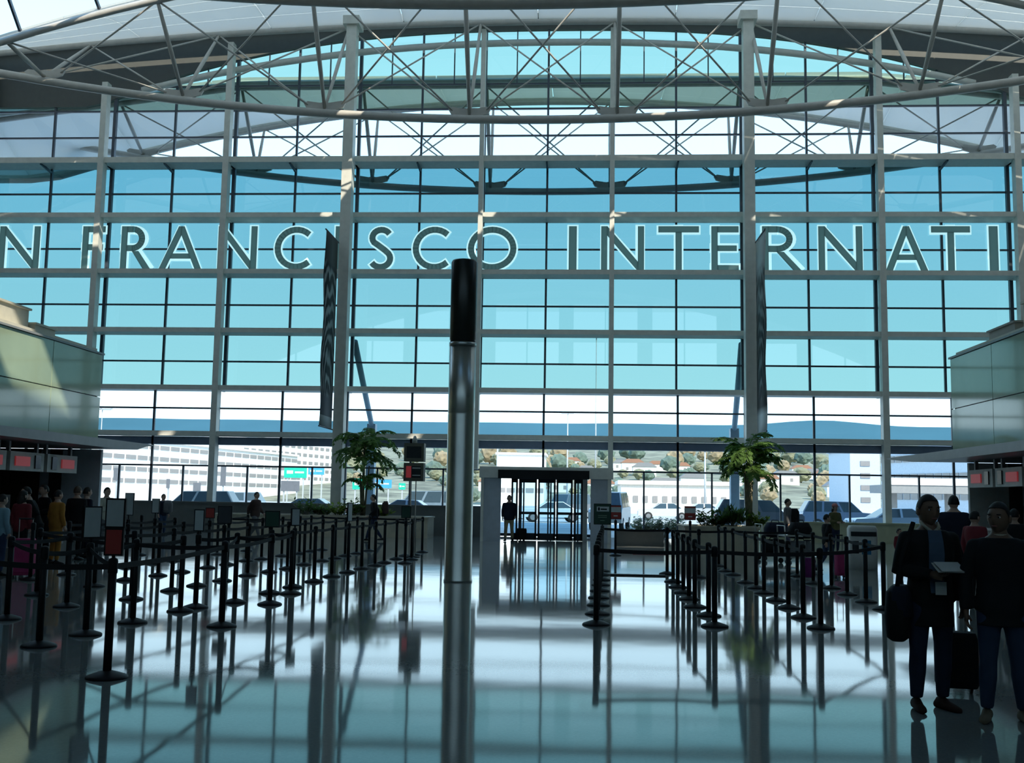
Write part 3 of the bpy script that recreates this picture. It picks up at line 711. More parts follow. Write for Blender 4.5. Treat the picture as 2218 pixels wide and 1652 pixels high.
ROWSQ = [('left queue, row nearest the open aisle', 'L1 L24 L31 L34'), ('left queue, long row before the pylon', 'L2 L4 L10 L18 L21 L28 L32 L35 L36 L37 L38 L39 L40 L41 L42 L44 L46 L47'),
 ('left queue, stub row beside the monitors', 'L43 L45'), ('left queue, second long row', 'L3 L5 L11 L17 L22 L25 L29 L33 L50 L49 L48 L58 L55 L56 L57'),
 ('left queue, third long row', 'L7 L9 L12 L16 L19 L23 L27 L30 L59 L51 L52 L53 L54'), ('left queue, row nearest the left counters', 'L6 L8 L13 L15 L20 L14 L26 L60'),
 ('right queue, row at the open aisle', 'R1 R2 R3 R4 R5 R6 R7 R8 R9'), ('right queue, second row', 'R10 R11 R12 R13 R14 R15 R16 R34 R17'),
 ('right queue, third row', 'R27 R26 R25 R24 R23 R22 R21 R18 R19 R20'), ('right queue, row beside the men', 'R32 R31 R30 R29 R28 R33'), ('red sign pair near the right planter', 'S1 S2')]
ORD = ['1st','2nd','3rd']+['%dth' % k for k in range(4, 90)]
ORD[20], ORD[21], ORD[22], ORD[30], ORD[31], ORD[32] = '21st', '22nd', '23rd', '31st', '32nd', '33rd'; ORD[40:43] = ['41st', '42nd', '43rd']; ORD[50:53] = ['51st', '52nd', '53rd']; ORD[60:63] = ['61st', '62nd', '63rd']
POST = {}; PP = {k: fl(*v) for k, v in PX.items()}
for nm, ks in ROWSQ:
    ks = ks.split()
    for i, k in enumerate(ks):
        POST[k] = post(PP[k], 'black belt post in the %s, %s from the front' % (nm, ORD[i]), 'belt posts, '+nm)
    skip = {('L20','L14'), ('L14','L26'), ('S1','S2'), ('L44','L46'), ('R16','R34'), ('R34','R17'), ('L18','L21'), ('L6','L8')}
    for a, b in zip(ks, ks[1:]):
        if (a, b) in skip: continue
        belt(POST[a], PP[a], PP[b])
# belts across the lanes
for a, b in (('L10','L24'), ('L24','L28'), ('L32','L34'), ('L31','L28'), ('R1','R10'), ('R10','R27'), ('R27','R32'), ('R9','R17'), ('R17','R18'), ('L4','L1'), ('L47','L57'), ('L3','L2'), ('L5','L10'), ('L42','L45'), ('L57','L54'), ('R18','R33'), ('L7','L5'), ('L26','L51'), ('L13','L12')):
    belt(POST[a], PP[a], PP[b])
# a post just outside the picture carries the nearest belt to the left
POST['L0'] = post(Vector((-5.35, 9.4, 0)), 'black belt post just left of the view, nearest of the left queue', 'belt posts, left queue, row nearest the open aisle'); belt(POST['L1'], PP['L1'], Vector((-5.35, 9.4, 0)))
sign_frame(POST['L1'], .14, .21, 1.06, M_SIGNR); sign_frame(POST['L1'], .15, .23, 1.3, M_SIGNW)
sign_frame(POST['L4'], .2, .33, 1.09, M_SIGNW, rz=R(58)); sign_frame(POST['L13'], .17, .45, 1.12, M_SIGNW); sign_frame(POST['L21'], .12, .28, 1.08, M_SIGNW)
sign_frame(POST['L23'], .18, .2, 1.08, M_SIGNR); sign_frame(POST['L35'], .15, .27, 1.08, M_SIGNW, rz=R(50)); sign_frame(POST['L15'], .15, .3, 1.15, M_SIGNW)
sign_frame(POST['L25'], .24, .3, 1.06, M_SIGNK); sign_frame(POST['L32'], .22, .24, 1.08, M_SIGNG); sign_frame(POST['L38'], .2, .36, 1.08, M_SIGNW, rz=R(80)); sign_frame(POST['L43'], .21, .26, 1.1, M_SIGNG)
o = sign_frame(POST['R9'], .36, .44, 1.06, M_SIGNG)
MB().bx(-.13, .15, -.019, -.016, 1.34, 1.45).build('sign_card', mat('white sign strip', (.75, .78, .76), .5), o)
MB().bx(-.1, -.06, -.021, -.019, 1.36, 1.43).bx(-.04, .1, -.021, -.019, 1.375, 1.405).build('sign_print', M_BLACK, o)
MB().bx(-.1, .1, -.019, -.016, 1.24, 1.255).bx(-.1, .1, -.019, -.016, 1.2, 1.215).bx(-.05, .05, -.019, -.016, 1.13, 1.145).build('sign_print', mat('pale green print', (.25, .4, .3), .5), o)
for k in ('S1', 'S2'):
    o = sign_frame(POST[k], .3, .38, 1.06, M_SIGNR)
    MB().bx(-.15, .15, -.019, -.016, 1.25, 1.4).build('sign_card', MATS['white sign strip'], o)
    MB().bx(-.06, .06, -.021, -.016, 1.13, 1.16).build('sign_print', MATS['white sign strip'], o)
solo('floor_mat', MB().bx(fl(1376, 1205).x, fl(1452, 1205).x, 32.4, 34.2, 0.002, .02), mat('red floor mat', (.35, .02, .03), .9), 'flat red mat lying on the floor between the two red signs', 'mat')
solo('floor_strip', MB().bx(fl(1323, 1249).x, fl(1442, 1249).x, 23.1, 23.3, 0.002, .03), M_BLACK, 'black strip lying on the floor between the rear posts of the right queue', 'floor strip')
# ================================================================== people
M_SKIN = [mat('light skin', (.55, .36, .27), .5), mat('brown skin', (.22, .125, .08), .5)]
M_EYE = mat('eye', (.03, .02, .02), .2, 0, 0); M_EYEW = mat('eye white', (.7, .68, .65), .3, 0, 0); M_LIP = mat('lips', (.28, .10, .09), .5, 0, 0)
M_HAIR = mat('black hair', (.012, .010, .009), .6); M_HAIRB = mat('brown hair', (.06, .035, .02), .6)
DG = None
def remesh(mb, voxel, smooth=2):
    """fuse overlapping closed shapes into one continuous surface"""
    me = mb.mesh('tmp', []); o = bpy.data.objects.new('tmp', me); C.objects.link(o)
    m = o.modifiers.new('r', 'REMESH'); m.mode = 'VOXEL'; m.voxel_size = voxel
    s = o.modifiers.new('s', 'SMOOTH'); s.factor = .5; s.iterations = smooth*2
    bpy.context.view_layer.update()
    e = o.evaluated_get(bpy.context.evaluated_depsgraph_get()); r = e.to_mesh()
    out = MB(); out.add([v.co[:] for v in r.vertices], [tuple(p.vertices) for p in r.polygons]); e.to_mesh_clear()
    bpy.data.objects.remove(o); bpy.data.meshes.remove(me); return out
def ell(c, rx, ry, z, n=20, pw=1.):
    r = []
    for k in range(n):
        a = 2*math.pi*k/n; cc, ss = math.cos(a), math.sin(a)
        r.append((c[0]+rx*math.copysign(abs(cc)**pw, cc), c[1]+ry*math.copysign(abs(ss)**pw, ss), z))
    return r
TOR = [(.80, .14, .10), (.86, .165, .115), (.93, .165, .118), (1.03, .15, .108), (1.12, .152, .11), (1.24, .175, .122), (1.33, .182, .116), (1.38, .16, .10), (1.425, .115, .085), (1.455, .078, .068), (1.48, .06, .06)]
def head_mesh(fine=True):
    """a head centred at the origin, facing -Y, chin at -.115, crown at .115"""
    mb = MB(); n, m = (28, 22) if fine else (18, 14); rs = []
    for i in range(1, m):
        t = math.pi*i/m; z = -math.cos(t); r0 = math.sin(t); ring = []
        for k in range(n):
            a = 2*math.pi*k/n; x, y = math.sin(a), -math.cos(a)
            jaw = 1-.28*max(0, -z)**1.4
            sx = .074*jaw*(1.0 if z < .2 else 1.0); sy = .094
            px, py, pz = x*r0*sx, y*r0*sy, z*.116
            f = max(0, -y)                                      # towards the face
            if f > 0:
                py += .012*f*max(0, -z)*r0                      # flatten the lower face
                py -= .022*math.exp(-((x*r0)/.17)**2-((z+.12)/.2)**2)*f      # nose
                py -= .008*math.exp(-((x*r0)/.3)**2-((z+.78)/.16)**2)*f      # chin
                py += .008*math.exp(-((abs(x*r0)-.42)/.2)**2-((z-.06)/.16)**2)*f   # eye sockets
                py -= .006*math.exp(-((z-.3)/.14)**2)*f                     # brow
                py -= .005*math.exp(-((x*r0)/.34)**2-((z+.46)/.1)**2)*f      # lips
            ring.append((px, py, pz))
        rs.append(ring)
    mb.rings(rs)
    for s in (-1, 1):
        mb.ball((s*.076, .008, -.005), (.011, .022, .034), 8, 6)
        mb.cur = 1; mb.ball((s*.031, -.077, .008), (.013, .008, .0075), 8, 6)
        mb.cur = 2; mb.ball((s*.031, -.0835, .008), (.006, .004, .006), 8, 6)
        mb.cur = 2; mb.add(MB().box((s*.032, -.087, .029), (.034, .008, .006)).v, MB().bx(0,1,0,1,0,1).f)
        mb.cur = 0
    mb.cur = 3; mb.ball((0, -.087, -.055), (.024, .008, .007), 10, 6); mb.cur = 0
    return mb
def hair_mesh(style='short'):
    mb = MB(); n, m = 24, 14; rs = []
    for i in range(m):
        t = math.pi*(.5*i/(m-1))                                 # crown down to the ears
        ring = []
        for k in range(n):
            a = 2*math.pi*k/n; x, y = math.sin(a), -math.cos(a)
            low = {'short': -.25, 'long': -1.5, 'cap': .1}[style]
            back = max(0, y+.25)
            zz = math.cos(t)*.124 if t < 1.0 else math.cos(t)*.124
            lim = .076 if y < -.55 else .076*(1-min(1, (y+.55)/.6)) + low*.1*min(1, (y+.55)/.6)
            z = .124-(.124-lim)*(1-math.cos(t))
            q = math.sqrt(max(0, 1-(max(min(z, .124), -.06)/.124)**2))
            q = max(q, .02) if z > 0 else max(q, .9)
            ring.append((x*.081*q, y*.101*q+.003, z))
        rs.append(ring)
    rs = rs[::-1]
    return mb.rings(rs)
HEADS = {True: head_mesh(True), False: head_mesh(False)}
def hand(mb, wr, d, inw, curl=.5, s=1., fine=True):
    """palm and five fingers: wr wrist, d direction of the forearm, inw direction the palm faces"""
    d = d.normalized(); inw = (inw-d*inw.dot(d)).normalized(); sd = d.cross(inw)
    p0, p1 = wr-d*.02, wr+d*.085*s
    mb.path([p0, wr+d*.03*s, p1], [(.022*s, .026*s), (.02*s, .038*s), (.015*s, .04*s)] if abs(sd.z) < 2 else .03, 10)
    L = [.068, .078, .073, .055]
    for i in range(4):
        o = wr+d*.08*s+sd*((i-1.5)*.0195*s); pts = [o]; a = 0; c = o
        for k, f in enumerate((.45, .32, .23)):
            a += curl*(.5 if k == 0 else .75)
            c = c+(d*math.cos(a)+inw*math.sin(a))*L[i]*f*s; pts.append(c)
        mb.path(pts, [.0095*s, .009*s, .008*s, .006*s], 7)
    o = wr+d*.03*s-sd*.034*s; b = o+(d*.7-sd*.6+inw*.3).normalized()*.035*s; c = b+(d*.85-sd*.1+inw*.5).normalized()*.028*s
    mb.path([o, b, c], [.013*s, .011*s, .008*s], 7)
class Dummy: pass
def person(label, loc, rz=0., h=1.7, skin=0, top=None, legs=None, shoe=None, hair='short', hairm=None, arms=None, leg=None, lean=0., headturn=0., headtilt=0., fine=False, bulk=1., toplen=.80, shirt=None, coat=None, group=None, wide=1.):
    k = h/1.705; t = thing('person', label, 'person', loc, rz, group); vox = .013 if fine else .021
    top = top or M_BLACK; legs = legs or M_BLACK; shoe = shoe or M_BLACK
    A = arms or [((-.20, 0, 1.385), (-.245, .02, 1.11), (-.25, -.05, .87)), ((.20, 0, 1.385), (.245, .02, 1.11), (.25, -.05, .87))]
    A = [[Vector(p) for p in a] for a in A]
    G = leg or [((-.09, 0, .86), (-.10, -.015, .47), (-.105, .01, .085), -.03), ((.09, 0, .86), (.10, -.015, .47), (.105, .01, .085), .03)]
    sh = lambda z: lean*max(0, z-.85)
    def torso(mb, g, z0, z1):
        rs = []
        for z, rx, ry in TOR:
            if z0 <= z <= z1: rs.append(ell((0, -sh(z)), (rx*wide+g)*bulk, (ry+g)*bulk, z, 20, .9))
        if z0 < TOR[0][0]: rs.insert(0, ell((0, 0), (.165*wide+g)*bulk, (.112+g)*bulk, z0, 20, .9))
        mb.rings(rs)
    def arm(mb, a, g, end=1.):
        s_, e_, w_ = [p-Vector((0, sh(p.z), 0)) if i == 0 else p for i, p in enumerate(a)]
        w2 = e_.lerp(w_, end)
        s_ = s_-Vector((math.copysign(.012, s_.x), 0, .028))
        mb.path([s_-Vector((math.copysign(.06, s_.x), 0, -.012)), s_, s_.lerp(e_, .5), e_, e_.lerp(w_, .4), w2], [.05+g, .06+g, .05+g, .043+g, .043+g, .03+g], 12)
        mb.ball(s_, .058+g, 12, 8)
    def lg(mb, q, g, end=1.):
        a, b, c = [Vector(p) for p in q[:3]]; c2 = b.lerp(c, end)
        mb.path([a+Vector((0, 0, .05)), a.lerp(b, .35), b, b.lerp(c, .35), c2], [.088+g, .078+g, .055+g, .056+g, .037+g], 14)
        mb.ball(b, .056+g, 12, 8)
    S = lambda mb: (setattr(mb, 'v', [(v[0]*k, v[1]*k, v[2]*k) for v in mb.v]), mb)[1]
    # body
    mb = MB(); torso(mb, -.012, .8, 1.5)
    hc = Vector((0, -sh(1.6)-.01, 1.578))
    mb.path([(0, -sh(1.42)+.01, 1.42), (0, hc.y+.015, 1.53)], [.064, .056], 14)
    for a in A: arm(mb, a, -.012)
    for q in G: lg(mb, q, -.012)
    b = remesh(mb, vox)
    for a in A:
        d = (a[2]-a[1]).normalized(); inw = Vector((-math.copysign(1, a[2].x), -.3, 0)) if abs(d.z) > .5 else Vector((0, 0, 1))
        hb = MB(); hand(hb, a[2], d, inw, .5 if abs(d.z) > .5 else .9, 1.); b.join(hb)
    rot = Matrix.Rotation(headturn, 3, 'Z') @ Matrix.Rotation(headtilt, 3, 'X')
    hd = HEADS[fine]; HS = 1.1; b.join(hd, lambda v: rot @ v*HS + hc)
    S(b).build('body', [M_SKIN[skin], M_EYEW, M_EYE, M_LIP], t, True, fix=False)
    if hair:
        hm = MB(); hm.join(hair_mesh(hair), lambda v: rot @ v*HS + hc); S(hm).build('hair', hairm or M_HAIR, t, True)
        if hair == 'long':
            hm = MB(); hm.path([hc+Vector((0, .05, .03)), hc+Vector((0, .085, -.08)), hc+Vector((0, .08, -.2))], [(.07, .05), (.085, .04), (.06, .03)], 12); S(hm).build('hair', hairm or M_HAIR, t, True)
    # trousers
    mb = MB(); rs = [ell((0, 0), (rx*wide+.012)*bulk, (ry+.012)*bulk, z, 20, .9) for z, rx, ry in TOR if z < 1.0]; mb.rings(rs)
    for q in G: lg(mb, q, .012, .97)
    S(remesh(mb, vox)).build('trousers', legs, t, True, fix=False)
    # top
    mb = MB(); torso(mb, .018, toplen, 1.45)
    for a in A: arm(mb, a, .014, .96)
    S(remesh(mb, vox)).build('top', top, t, True, fix=False)
    for q in G:
        c = Vector(q[2]); an = q[3]; sm = MB(); ca, sa = math.cos(an*4), math.sin(an*4)
        z0 = max(0, c.z-.085)
        rs = []
        for y, wd, hh in ((.075, .03, .06), (.05, .038, .09), (0, .04, .105), (-.06, .042, .07), (-.12, .046, .055), (-.17, .036, .04), (-.19, .018, .025)):
            ring = []
            for j in range(12):
                a = 2*math.pi*j/12; x = wd*math.cos(a); zz = hh/2+hh/2*math.sin(a); ring.append((c.x+x*ca-y*sa, c.y+x*sa+y*ca, z0+zz))
            rs.append(ring)
        sm.rings(rs); S(sm).build('shoe', shoe, t, True)
    if shirt:
        sm = MB(); rs = []
        for z, rx, ry in TOR:
            if .9 <= z <= 1.45: rs.append([(-.05*(1.3-abs(z-1.2))+0, -(ry+.034)*bulk-sh(z), z), (.05*(1.3-abs(z-1.2)), -(ry+.034)*bulk-sh(z), z), (.04, -(ry)*bulk-sh(z), z), (-.04, -(ry)*bulk-sh(z), z)])
        S(sm.rings(rs)).build('shirt_front', shirt, t)
        for s in (-1, 1):
            cm = MB(); cm.path([(s*.005, -.098-sh(1.4), 1.40), (s*.05, -.085-sh(1.43), 1.445), (s*.066, -.02-sh(1.45), 1.485)], [(.012, .02), (.02, .012), (.012, .012)], 8); S(cm).build('collar', coat or shirt, t, True)
    t['k'] = k
    return t
def local(t, p): return Vector(p)*t['k']
WALK = [((-.09, 0, .86), (-.10, -.16, .49), (-.10, -.28, .10), 0), ((.09, 0, .86), (.10, .03, .47), (.10, .28, .13), 0)]
ARMW = [((-.20, 0, 1.385), (-.25, .12, 1.13), (-.25, .12, .88)), ((.20, 0, 1.385), (.25, -.02, 1.11), (.24, -.2, .92))]
ARMF = [((-.20, 0, 1.385), (-.25, -.02, 1.12), (-.12, -.25, 1.08)), ((.20, 0, 1.385), (.25, -.02, 1.12), (.12, -.25, 1.08))]
def cl(n, c, r=.8): return mat(n, c, r, 0, .12, 6., 0, .3)
K_BLK = cl('black cloth', (.012, .012, .014)); K_NAVY = cl('navy cloth', (.015, .02, .04)); K_DEN = cl('blue denim', (.035, .06, .12)); K_DDEN = cl('dark denim', (.02, .03, .065)); K_KHAKI = cl('khaki cloth', (.36, .30, .19)); K_OR = cl('orange cloth', (.50, .22, .04))
K_SHIRTB = cl('blue shirt', (.09, .14, .22)); K_CREAM = cl('cream shirt', (.55, .52, .42)); K_RED = cl('dark red cloth', (.22, .03, .04)); K_GREY = cl('grey cloth', (.16, .16, .17)); K_OLV = cl('olive cloth', (.13, .12, .05)); K_BRN = cl('brown cloth', (.07, .04, .035)); K_PINK = cl('pink cloth', (.45, .05, .16)); K_CYAN = cl('pale blue cloth', (.25, .42, .5)); K_SHOE = cl('tan shoe', (.22, .17, .11))

def P(px, py, Y, hz_=None):
    p = at(px, py, Y); return Vector((p.x, Y, 0))
def bag(parent_loc, size, m, label, rz=0., name='suitcase', handle=True, group=None):
    w_, d_, h_ = size; t = thing(name, label, 'suitcase' if name == 'suitcase' else 'bag', parent_loc, rz, group)
    z0 = .06 if handle else 0
    rs = []
    for z, q in ((z0, .92), (z0+.03, 1), (z0+h_-.05, 1), (z0+h_, .9)): rs.append(ell((0, 0), w_/2*q, d_/2*q, z, 20, .35))
    b = MB().rings(rs).build('shell', m, t, True)
    MB().bx(-w_*.36, w_*.36, -d_/2-.015, -d_/2+.01, z0+.06, z0+h_*.45).build('front_pocket', m, t)
    if handle:
        for s in (-1, 1):
            MB().tube((s*w_*.28, d_*.35, z0+h_-.05), (s*w_*.28, d_*.35, z0+h_+.36), .009).build('handle_rod', M_CHROME, t)
            MB().path([(s*w_*.38-.012, d_*.38, .04), (s*w_*.38+.012, d_*.38, .04)], .04, 12).build('wheel', M_TYRE2, t)
        MB().tube((-w_*.28-.015, d_*.35, z0+h_+.36), (w_*.28+.015, d_*.35, z0+h_+.36), .014).build('handle_grip', M_BLACK, t)
    return t
M_TYRE2 = mat('wheel rubber', (.02, .02, .02), .7)

# ---- the two men in the right foreground
m1 = fl(2021, 1537)
MAN1 = person('man in black jacket and jeans reading papers, dark bag on his shoulder', (m1.x, m1.y, 0), R(4), 1.68, 1, K_BLK, K_DDEN, cl('brown shoe', (.05, .025, .02)), 'short', None,
    arms=[((-.19, 0, 1.375), (-.25, .02, 1.10), (-.06, -.22, 1.08)), ((.19, 0, 1.375), (.24, .04, 1.11), (.23, -.06, .86))],
    leg=[((-.09, 0, .86), (-.115, -.02, .47), (-.13, .0, .085), -.03), ((.09, 0, .86), (.095, .0, .47), (.10, .05, .085), .09)], headturn=R(8), fine=True, bulk=1.02, toplen=.66, shirt=K_SHIRTB, coat=K_CREAM)
o = MAN1; q = org(o); k = o['k']
def atman(man, p):
    v = Matrix.Rotation(man.rotation_euler.z, 3, 'Z') @ (Vector(p)*man['k']); return Vector(man.location)+v
v = atman(MAN1, (.03, -.30, 1.14))
pm = MB(); pm.box((0, 0, .0), (.21, .15, .004), 0, R(25)); pm.box((.01, -.01, .008), (.20, .15, .003), R(6), R(25))
o = pm.build('papers', mat('white paper', (.62, .62, .58), .7)); o.location = v; o.rotation_euler.z = R(4); tag(o, 'white papers held open by the man in the black jacket', 'papers')
v = atman(MAN1, (.015, -.185, .92)); o = MB().box((0, 0, .05), (.085, .006, .10)).build('name_badge', MATS['white paper']); o.location = v; tag(o, 'pale badge hanging at the waist of the man in the black jacket', 'badge')
# shoulder bag
v = atman(MAN1, (-.255, .02, .54)); t = thing('shoulder_bag', 'black soft shoulder bag hanging at the left side of the man with papers', 'bag', v, R(70))
rs = [ell((0, 0), a, b, z, 20, .6) for z, a, b in ((0, .12, .05), (.03, .19, .085), (.2, .21, .10), (.38, .19, .085), (.42, .14, .05))]
MB().rings(rs).build('bag_body', K_BLK, t, True); MB().rings([ell((0, -.015), a, b, z, 20, .6) for z, a, b in ((.2, .205, .105), (.38, .195, .09), (.43, .15, .055))]).build('flap', K_NAVY, t, True)
MB().path([(-.15, 0, .36), (-.12, -.03, .62), (.0, -.13, .93), (.12, -.05, .66), (.15, 0, .36)], [(.006, .02)]*5, 6).build('strap', K_BLK, t, True)
MB().box((.02, -.11, .3), (.05, .012, .03)).build('buckle', M_CHROME, t)

m2 = fl(2160, 1562)
MAN2 = person('man in dark sweater and jeans holding a suitcase handle at right edge', (m2.x+.06, m2.y, 0), R(-14), 1.63, 1, cl('charcoal sweater', (.012, .014, .018)), K_DEN, K_SHOE, 'short', None,
    arms=[((-.19, 0, 1.375), (-.26, .03, 1.11), (-.26, .0, .84)), ((.19, 0, 1.375), (.25, .03, 1.11), (.25, -.05, .86))],
    leg=[((-.09, 0, .86), (-.11, -.02, .47), (-.13, -.0, .085), -.06), ((.09, 0, .86), (.11, -.01, .47), (.14, .03, .085), .05)], headturn=R(-28), fine=True, bulk=1.05, toplen=.74)
o = MB(); rs = [ell((0, .0), .07, .066, z, 20) for z in (1.425, 1.455)]; o.rings(rs); o.v = [(a*MAN2['k'], b*MAN2['k'], c*MAN2['k']) for a, b, c in o.v]; o.build('collar', K_CREAM, MAN2, True)
sc = fl(2084, 1508); bag((sc.x, sc.y+.12, 0), (.34, .22, .46), K_BLK, 'black upright trolley suitcase standing between the two men', R(-8))
MB().box((0, 0, 0), (.28, .02, .025))

# ---- people further off
person('man in dark jacket and khaki trousers walking in from the entrance', P(1103, 1100, 40.3), R(0), 1.72, 0, K_NAVY, K_KHAKI, None, 'short', M_HAIRB, ARMW, [((-.09, 0, .86), (-.11, -.06, .48), (-.13, -.06, .09), -.03), ((.09, 0, .86), (.11, .0, .47), (.13, .1, .09), .03)], bulk=1.15, toplen=.78)
p = P(1130, 1100, 40.5); bag((p.x, 40.7, 0), (.36, .25, .42), K_BLK, 'black trolley bag pulled by the man near the entrance', R(20), group='trolley bags')
person('person with a dark backpack striding past the left planter', P(812, 1100, 38), R(-80), 1.66, 0, K_BLK, K_DDEN, None, 'short', None, ARMW, WALK, lean=.08)
bp = P(823, 1100, 38); t = thing('backpack', 'dark backpack on the person striding past the left planter', 'backpack', (bp.x+.08, 38.0, .98), R(-80))
MB().rings([ell((0, .12), a, b, z, 16, .7) for z, a, b in ((0, .12, .08), (.05, .16, .12), (.3, .16, .12), (.45, .1, .07))]).build('pack', K_BRN, t, True); MB().path([(.1, .02, .4), (.1, -.02, .2), (.1, .04, .05)], .015, 6).build('strap', K_BLK, t)
person('man in a dark brown jacket walking beyond the left queue', P(553, 1100, 38), R(70), 1.68, 0, K_BRN, K_GREY, None, 'short', None, ARMW, WALK, bulk=1.12, lean=.05)
person('small person with a grey pack near the left glass', P(353, 1100, 39.5), R(60), 1.55, 0, K_NAVY, K_DEN, None, 'short', M_HAIRB)
t = thing('backpack', 'grey backpack worn by the small person near the left glass', 'backpack', P(362, 1100, 39.5)+Vector((.05, -.05, .85))); MB().rings([ell((0, 0), a, b, z, 16, .7) for z, a, b in ((0, .12, .09), (.05, .17, .12), (.35, .17, .12), (.47, .1, .07))]).build('pack', K_GREY, t, True); MB().bx(-.08, .08, -.14, -.11, .1, .25).build('pocket', K_GREY, t)
# at the left counters
person('person in black leaning over the left counter', P(84, 1100, 22.4), R(-60), 1.68, 0, K_BLK, K_BLK, None, 'short', None, ARMF, lean=.35)
person('dark haired person in black beside the orange coat', P(101, 1100, 24.2), R(-40), 1.74, 0, K_BLK, K_BLK, None, 'short', None, ARMF, lean=.1)
person('person in an orange coat queueing by the left counter', P(124, 1100, 23.0), R(150), 1.62, 0, K_OR, K_OR, None, 'short', None, toplen=.55, bulk=1.1)
person('dark clothed person standing near the left counter end', P(166, 1100, 24.6), R(170), 1.72, 0, K_BLK, K_BLK, None, 'short', M_HAIRB, bulk=1.15)
person('person in navy behind the one at the left counter end', P(187, 1100, 25.6), R(140), 1.70, 0, K_NAVY, K_NAVY, None, 'short', None)
person('clerk in a cream shirt at the end of the left island', P(230, 1100, 28.8), R(60), 1.72, 0, K_CREAM, K_GREY, None, 'short', None, ARMF)
person('person in dark red at the far left counter', P(48, 1100, 21.2), R(160), 1.6, 0, K_RED, K_BLK, None, 'long', None)
person('person in a pale blue top at the left edge of the view', P(4, 1100, 19.6), R(150), 1.52, 0, K_CYAN, K_DEN, None, 'short', None)
p = P(56, 1100, 19.2); bag((p.x, p.y, 0), (.42, .3, .66), K_PINK, 'large pink suitcase standing in the left queue', R(15))
# right side
person('man with a dark backpack standing beyond the right queue', P(1706, 1100, 36.5), R(75), 1.74, 0, K_GREY, K_DDEN, None, 'short', None)
t = thing('backpack', 'black backpack on the man beyond the right queue', 'backpack', P(1717, 1100, 36.5)+Vector((.05, -.02, .9))); MB().rings([ell((0, 0), a, b, z, 16, .7) for z, a, b in ((0, .12, .09), (.05, .16, .12), (.4, .16, .12), (.52, .1, .07))]).build('pack', K_BLK, t, True); MB().bx(-.08, .08, -.14, -.11, .1, .25).build('pocket', K_BLK, t)
W1 = person('woman in an olive top and pink cap beyond the right queue', P(1808, 1100, 35.5), R(30), 1.58, 0, K_OLV, K_DDEN, None, 'long', None, ARMF)
CAP = MB(); CAP.lathe([(.095, 0), (.097, .03), (.085, .075), (.05, .105), (.01, .115)], n=16); CAP.bx(-.06, .06, -.17, -.08, .0, .012)
CAP.v = [(a, b, c+1.62*W1['k']) for a, b, c in CAP.v]; CAP.build('cap', cl('pink cap', (.62, .25, .24)), W1, True)
person('person in navy behind the man with papers', P(2066, 1100, 19.5), R(170), 1.78, 0, K_NAVY, K_BLK, None, 'short', None, bulk=1.2)
person('person in dark red behind the two men', P(2110, 1100, 18.2), R(120), 1.52, 0, K_RED, K_BLK, None, 'short', None)
person('dark clothed person at the right counter by the edge of the view', P(2196, 1100, 19.0), R(150), 1.56, 0, K_BLK, K_BLK, None, 'short', None)
person('small child in red and black near the right counters', P(1946, 1100, 25.5), R(40), 1.05, 0, K_RED, K_BLK, None, 'short', None)
person('person in dark clothes with blue jeans in the right queue', P(1790, 1100, 25.6), R(100), 1.35, 0, K_BLK, K_DEN, None, 'short', None, ARMW, WALK)

# ---- luggage and gear in the right queue
p = fl(1822, 1252); bag((p.x, p.y, 0), (.24, .22, .5), K_PINK, 'bright pink trolley case in the right queue', R(10))
p = fl(1752, 1256); bag((p.x, p.y, 0), (.26, .2, .4), cl('purple cloth', (.20, .03, .16)), 'purple trolley case in the right queue', R(-20))
def cart(px, Y, label, bags):
    p = P(px, 1100, Y); t = thing('luggage_cart', label, 'luggage cart', p, R(10), 'luggage carts')
    MB().bx(-.5, .45, -.3, .3, .16, .2).build('platform', M_CHROME, t)
    for x, y in ((-.42, -.25), (-.42, .25), (.38, 0)): MB().path([(x, y-.02, .07), (x, y+.02, .07)], .07, 12).build('wheel', M_TYRE2, t)
    MB().path([(-.45, -.28, .18), (-.5, -.28, 1.0), (-.5, .28, 1.0), (-.45, .28, .18)], .018, 8).build('handle_frame', M_CHROME, t, True)
    MB().bx(-.48, .0, -.28, .28, .72, .76).build('basket', M_CHROME, t)
    for i, (dx, z, w_, d_, h_, m, lb) in enumerate(bags):
        b = thing('duffel_bag', lb, 'bag', p+Vector((dx, 0, z)), R(10))
        MB().rings([ell((0, 0), w_/2*q, d_/2*q, zz, 18, .5) for zz, q in ((0, .8), (.04, 1), (h_*.6, 1), (h_, .72))]).build('bag_body', m, b, True)
        MB().path([(-w_*.2, 0, h_-.02), (-w_*.15, 0, h_+.06), (w_*.15, 0, h_+.06), (w_*.2, 0, h_-.02)], .014, 6).build('handle', K_BLK, b)
cart(1680, 30.5, 'steel luggage cart with stacked dark bags left of the standing man', [(-.05, .2, .7, .45, .38, K_BLK, 'lower black bag on the left luggage cart'), (-.02, .65, .6, .4, .4, K_NAVY, 'upper navy bag on the left luggage cart')])
cart(1730, 29.0, 'steel luggage cart with a round black bag right of the standing man', [(-.0, .2, .75, .5, .4, K_GREY, 'lower grey bag on the right luggage cart'), (.02, .67, .6, .45, .42, K_BLK, 'upper black bag on the right luggage cart')])
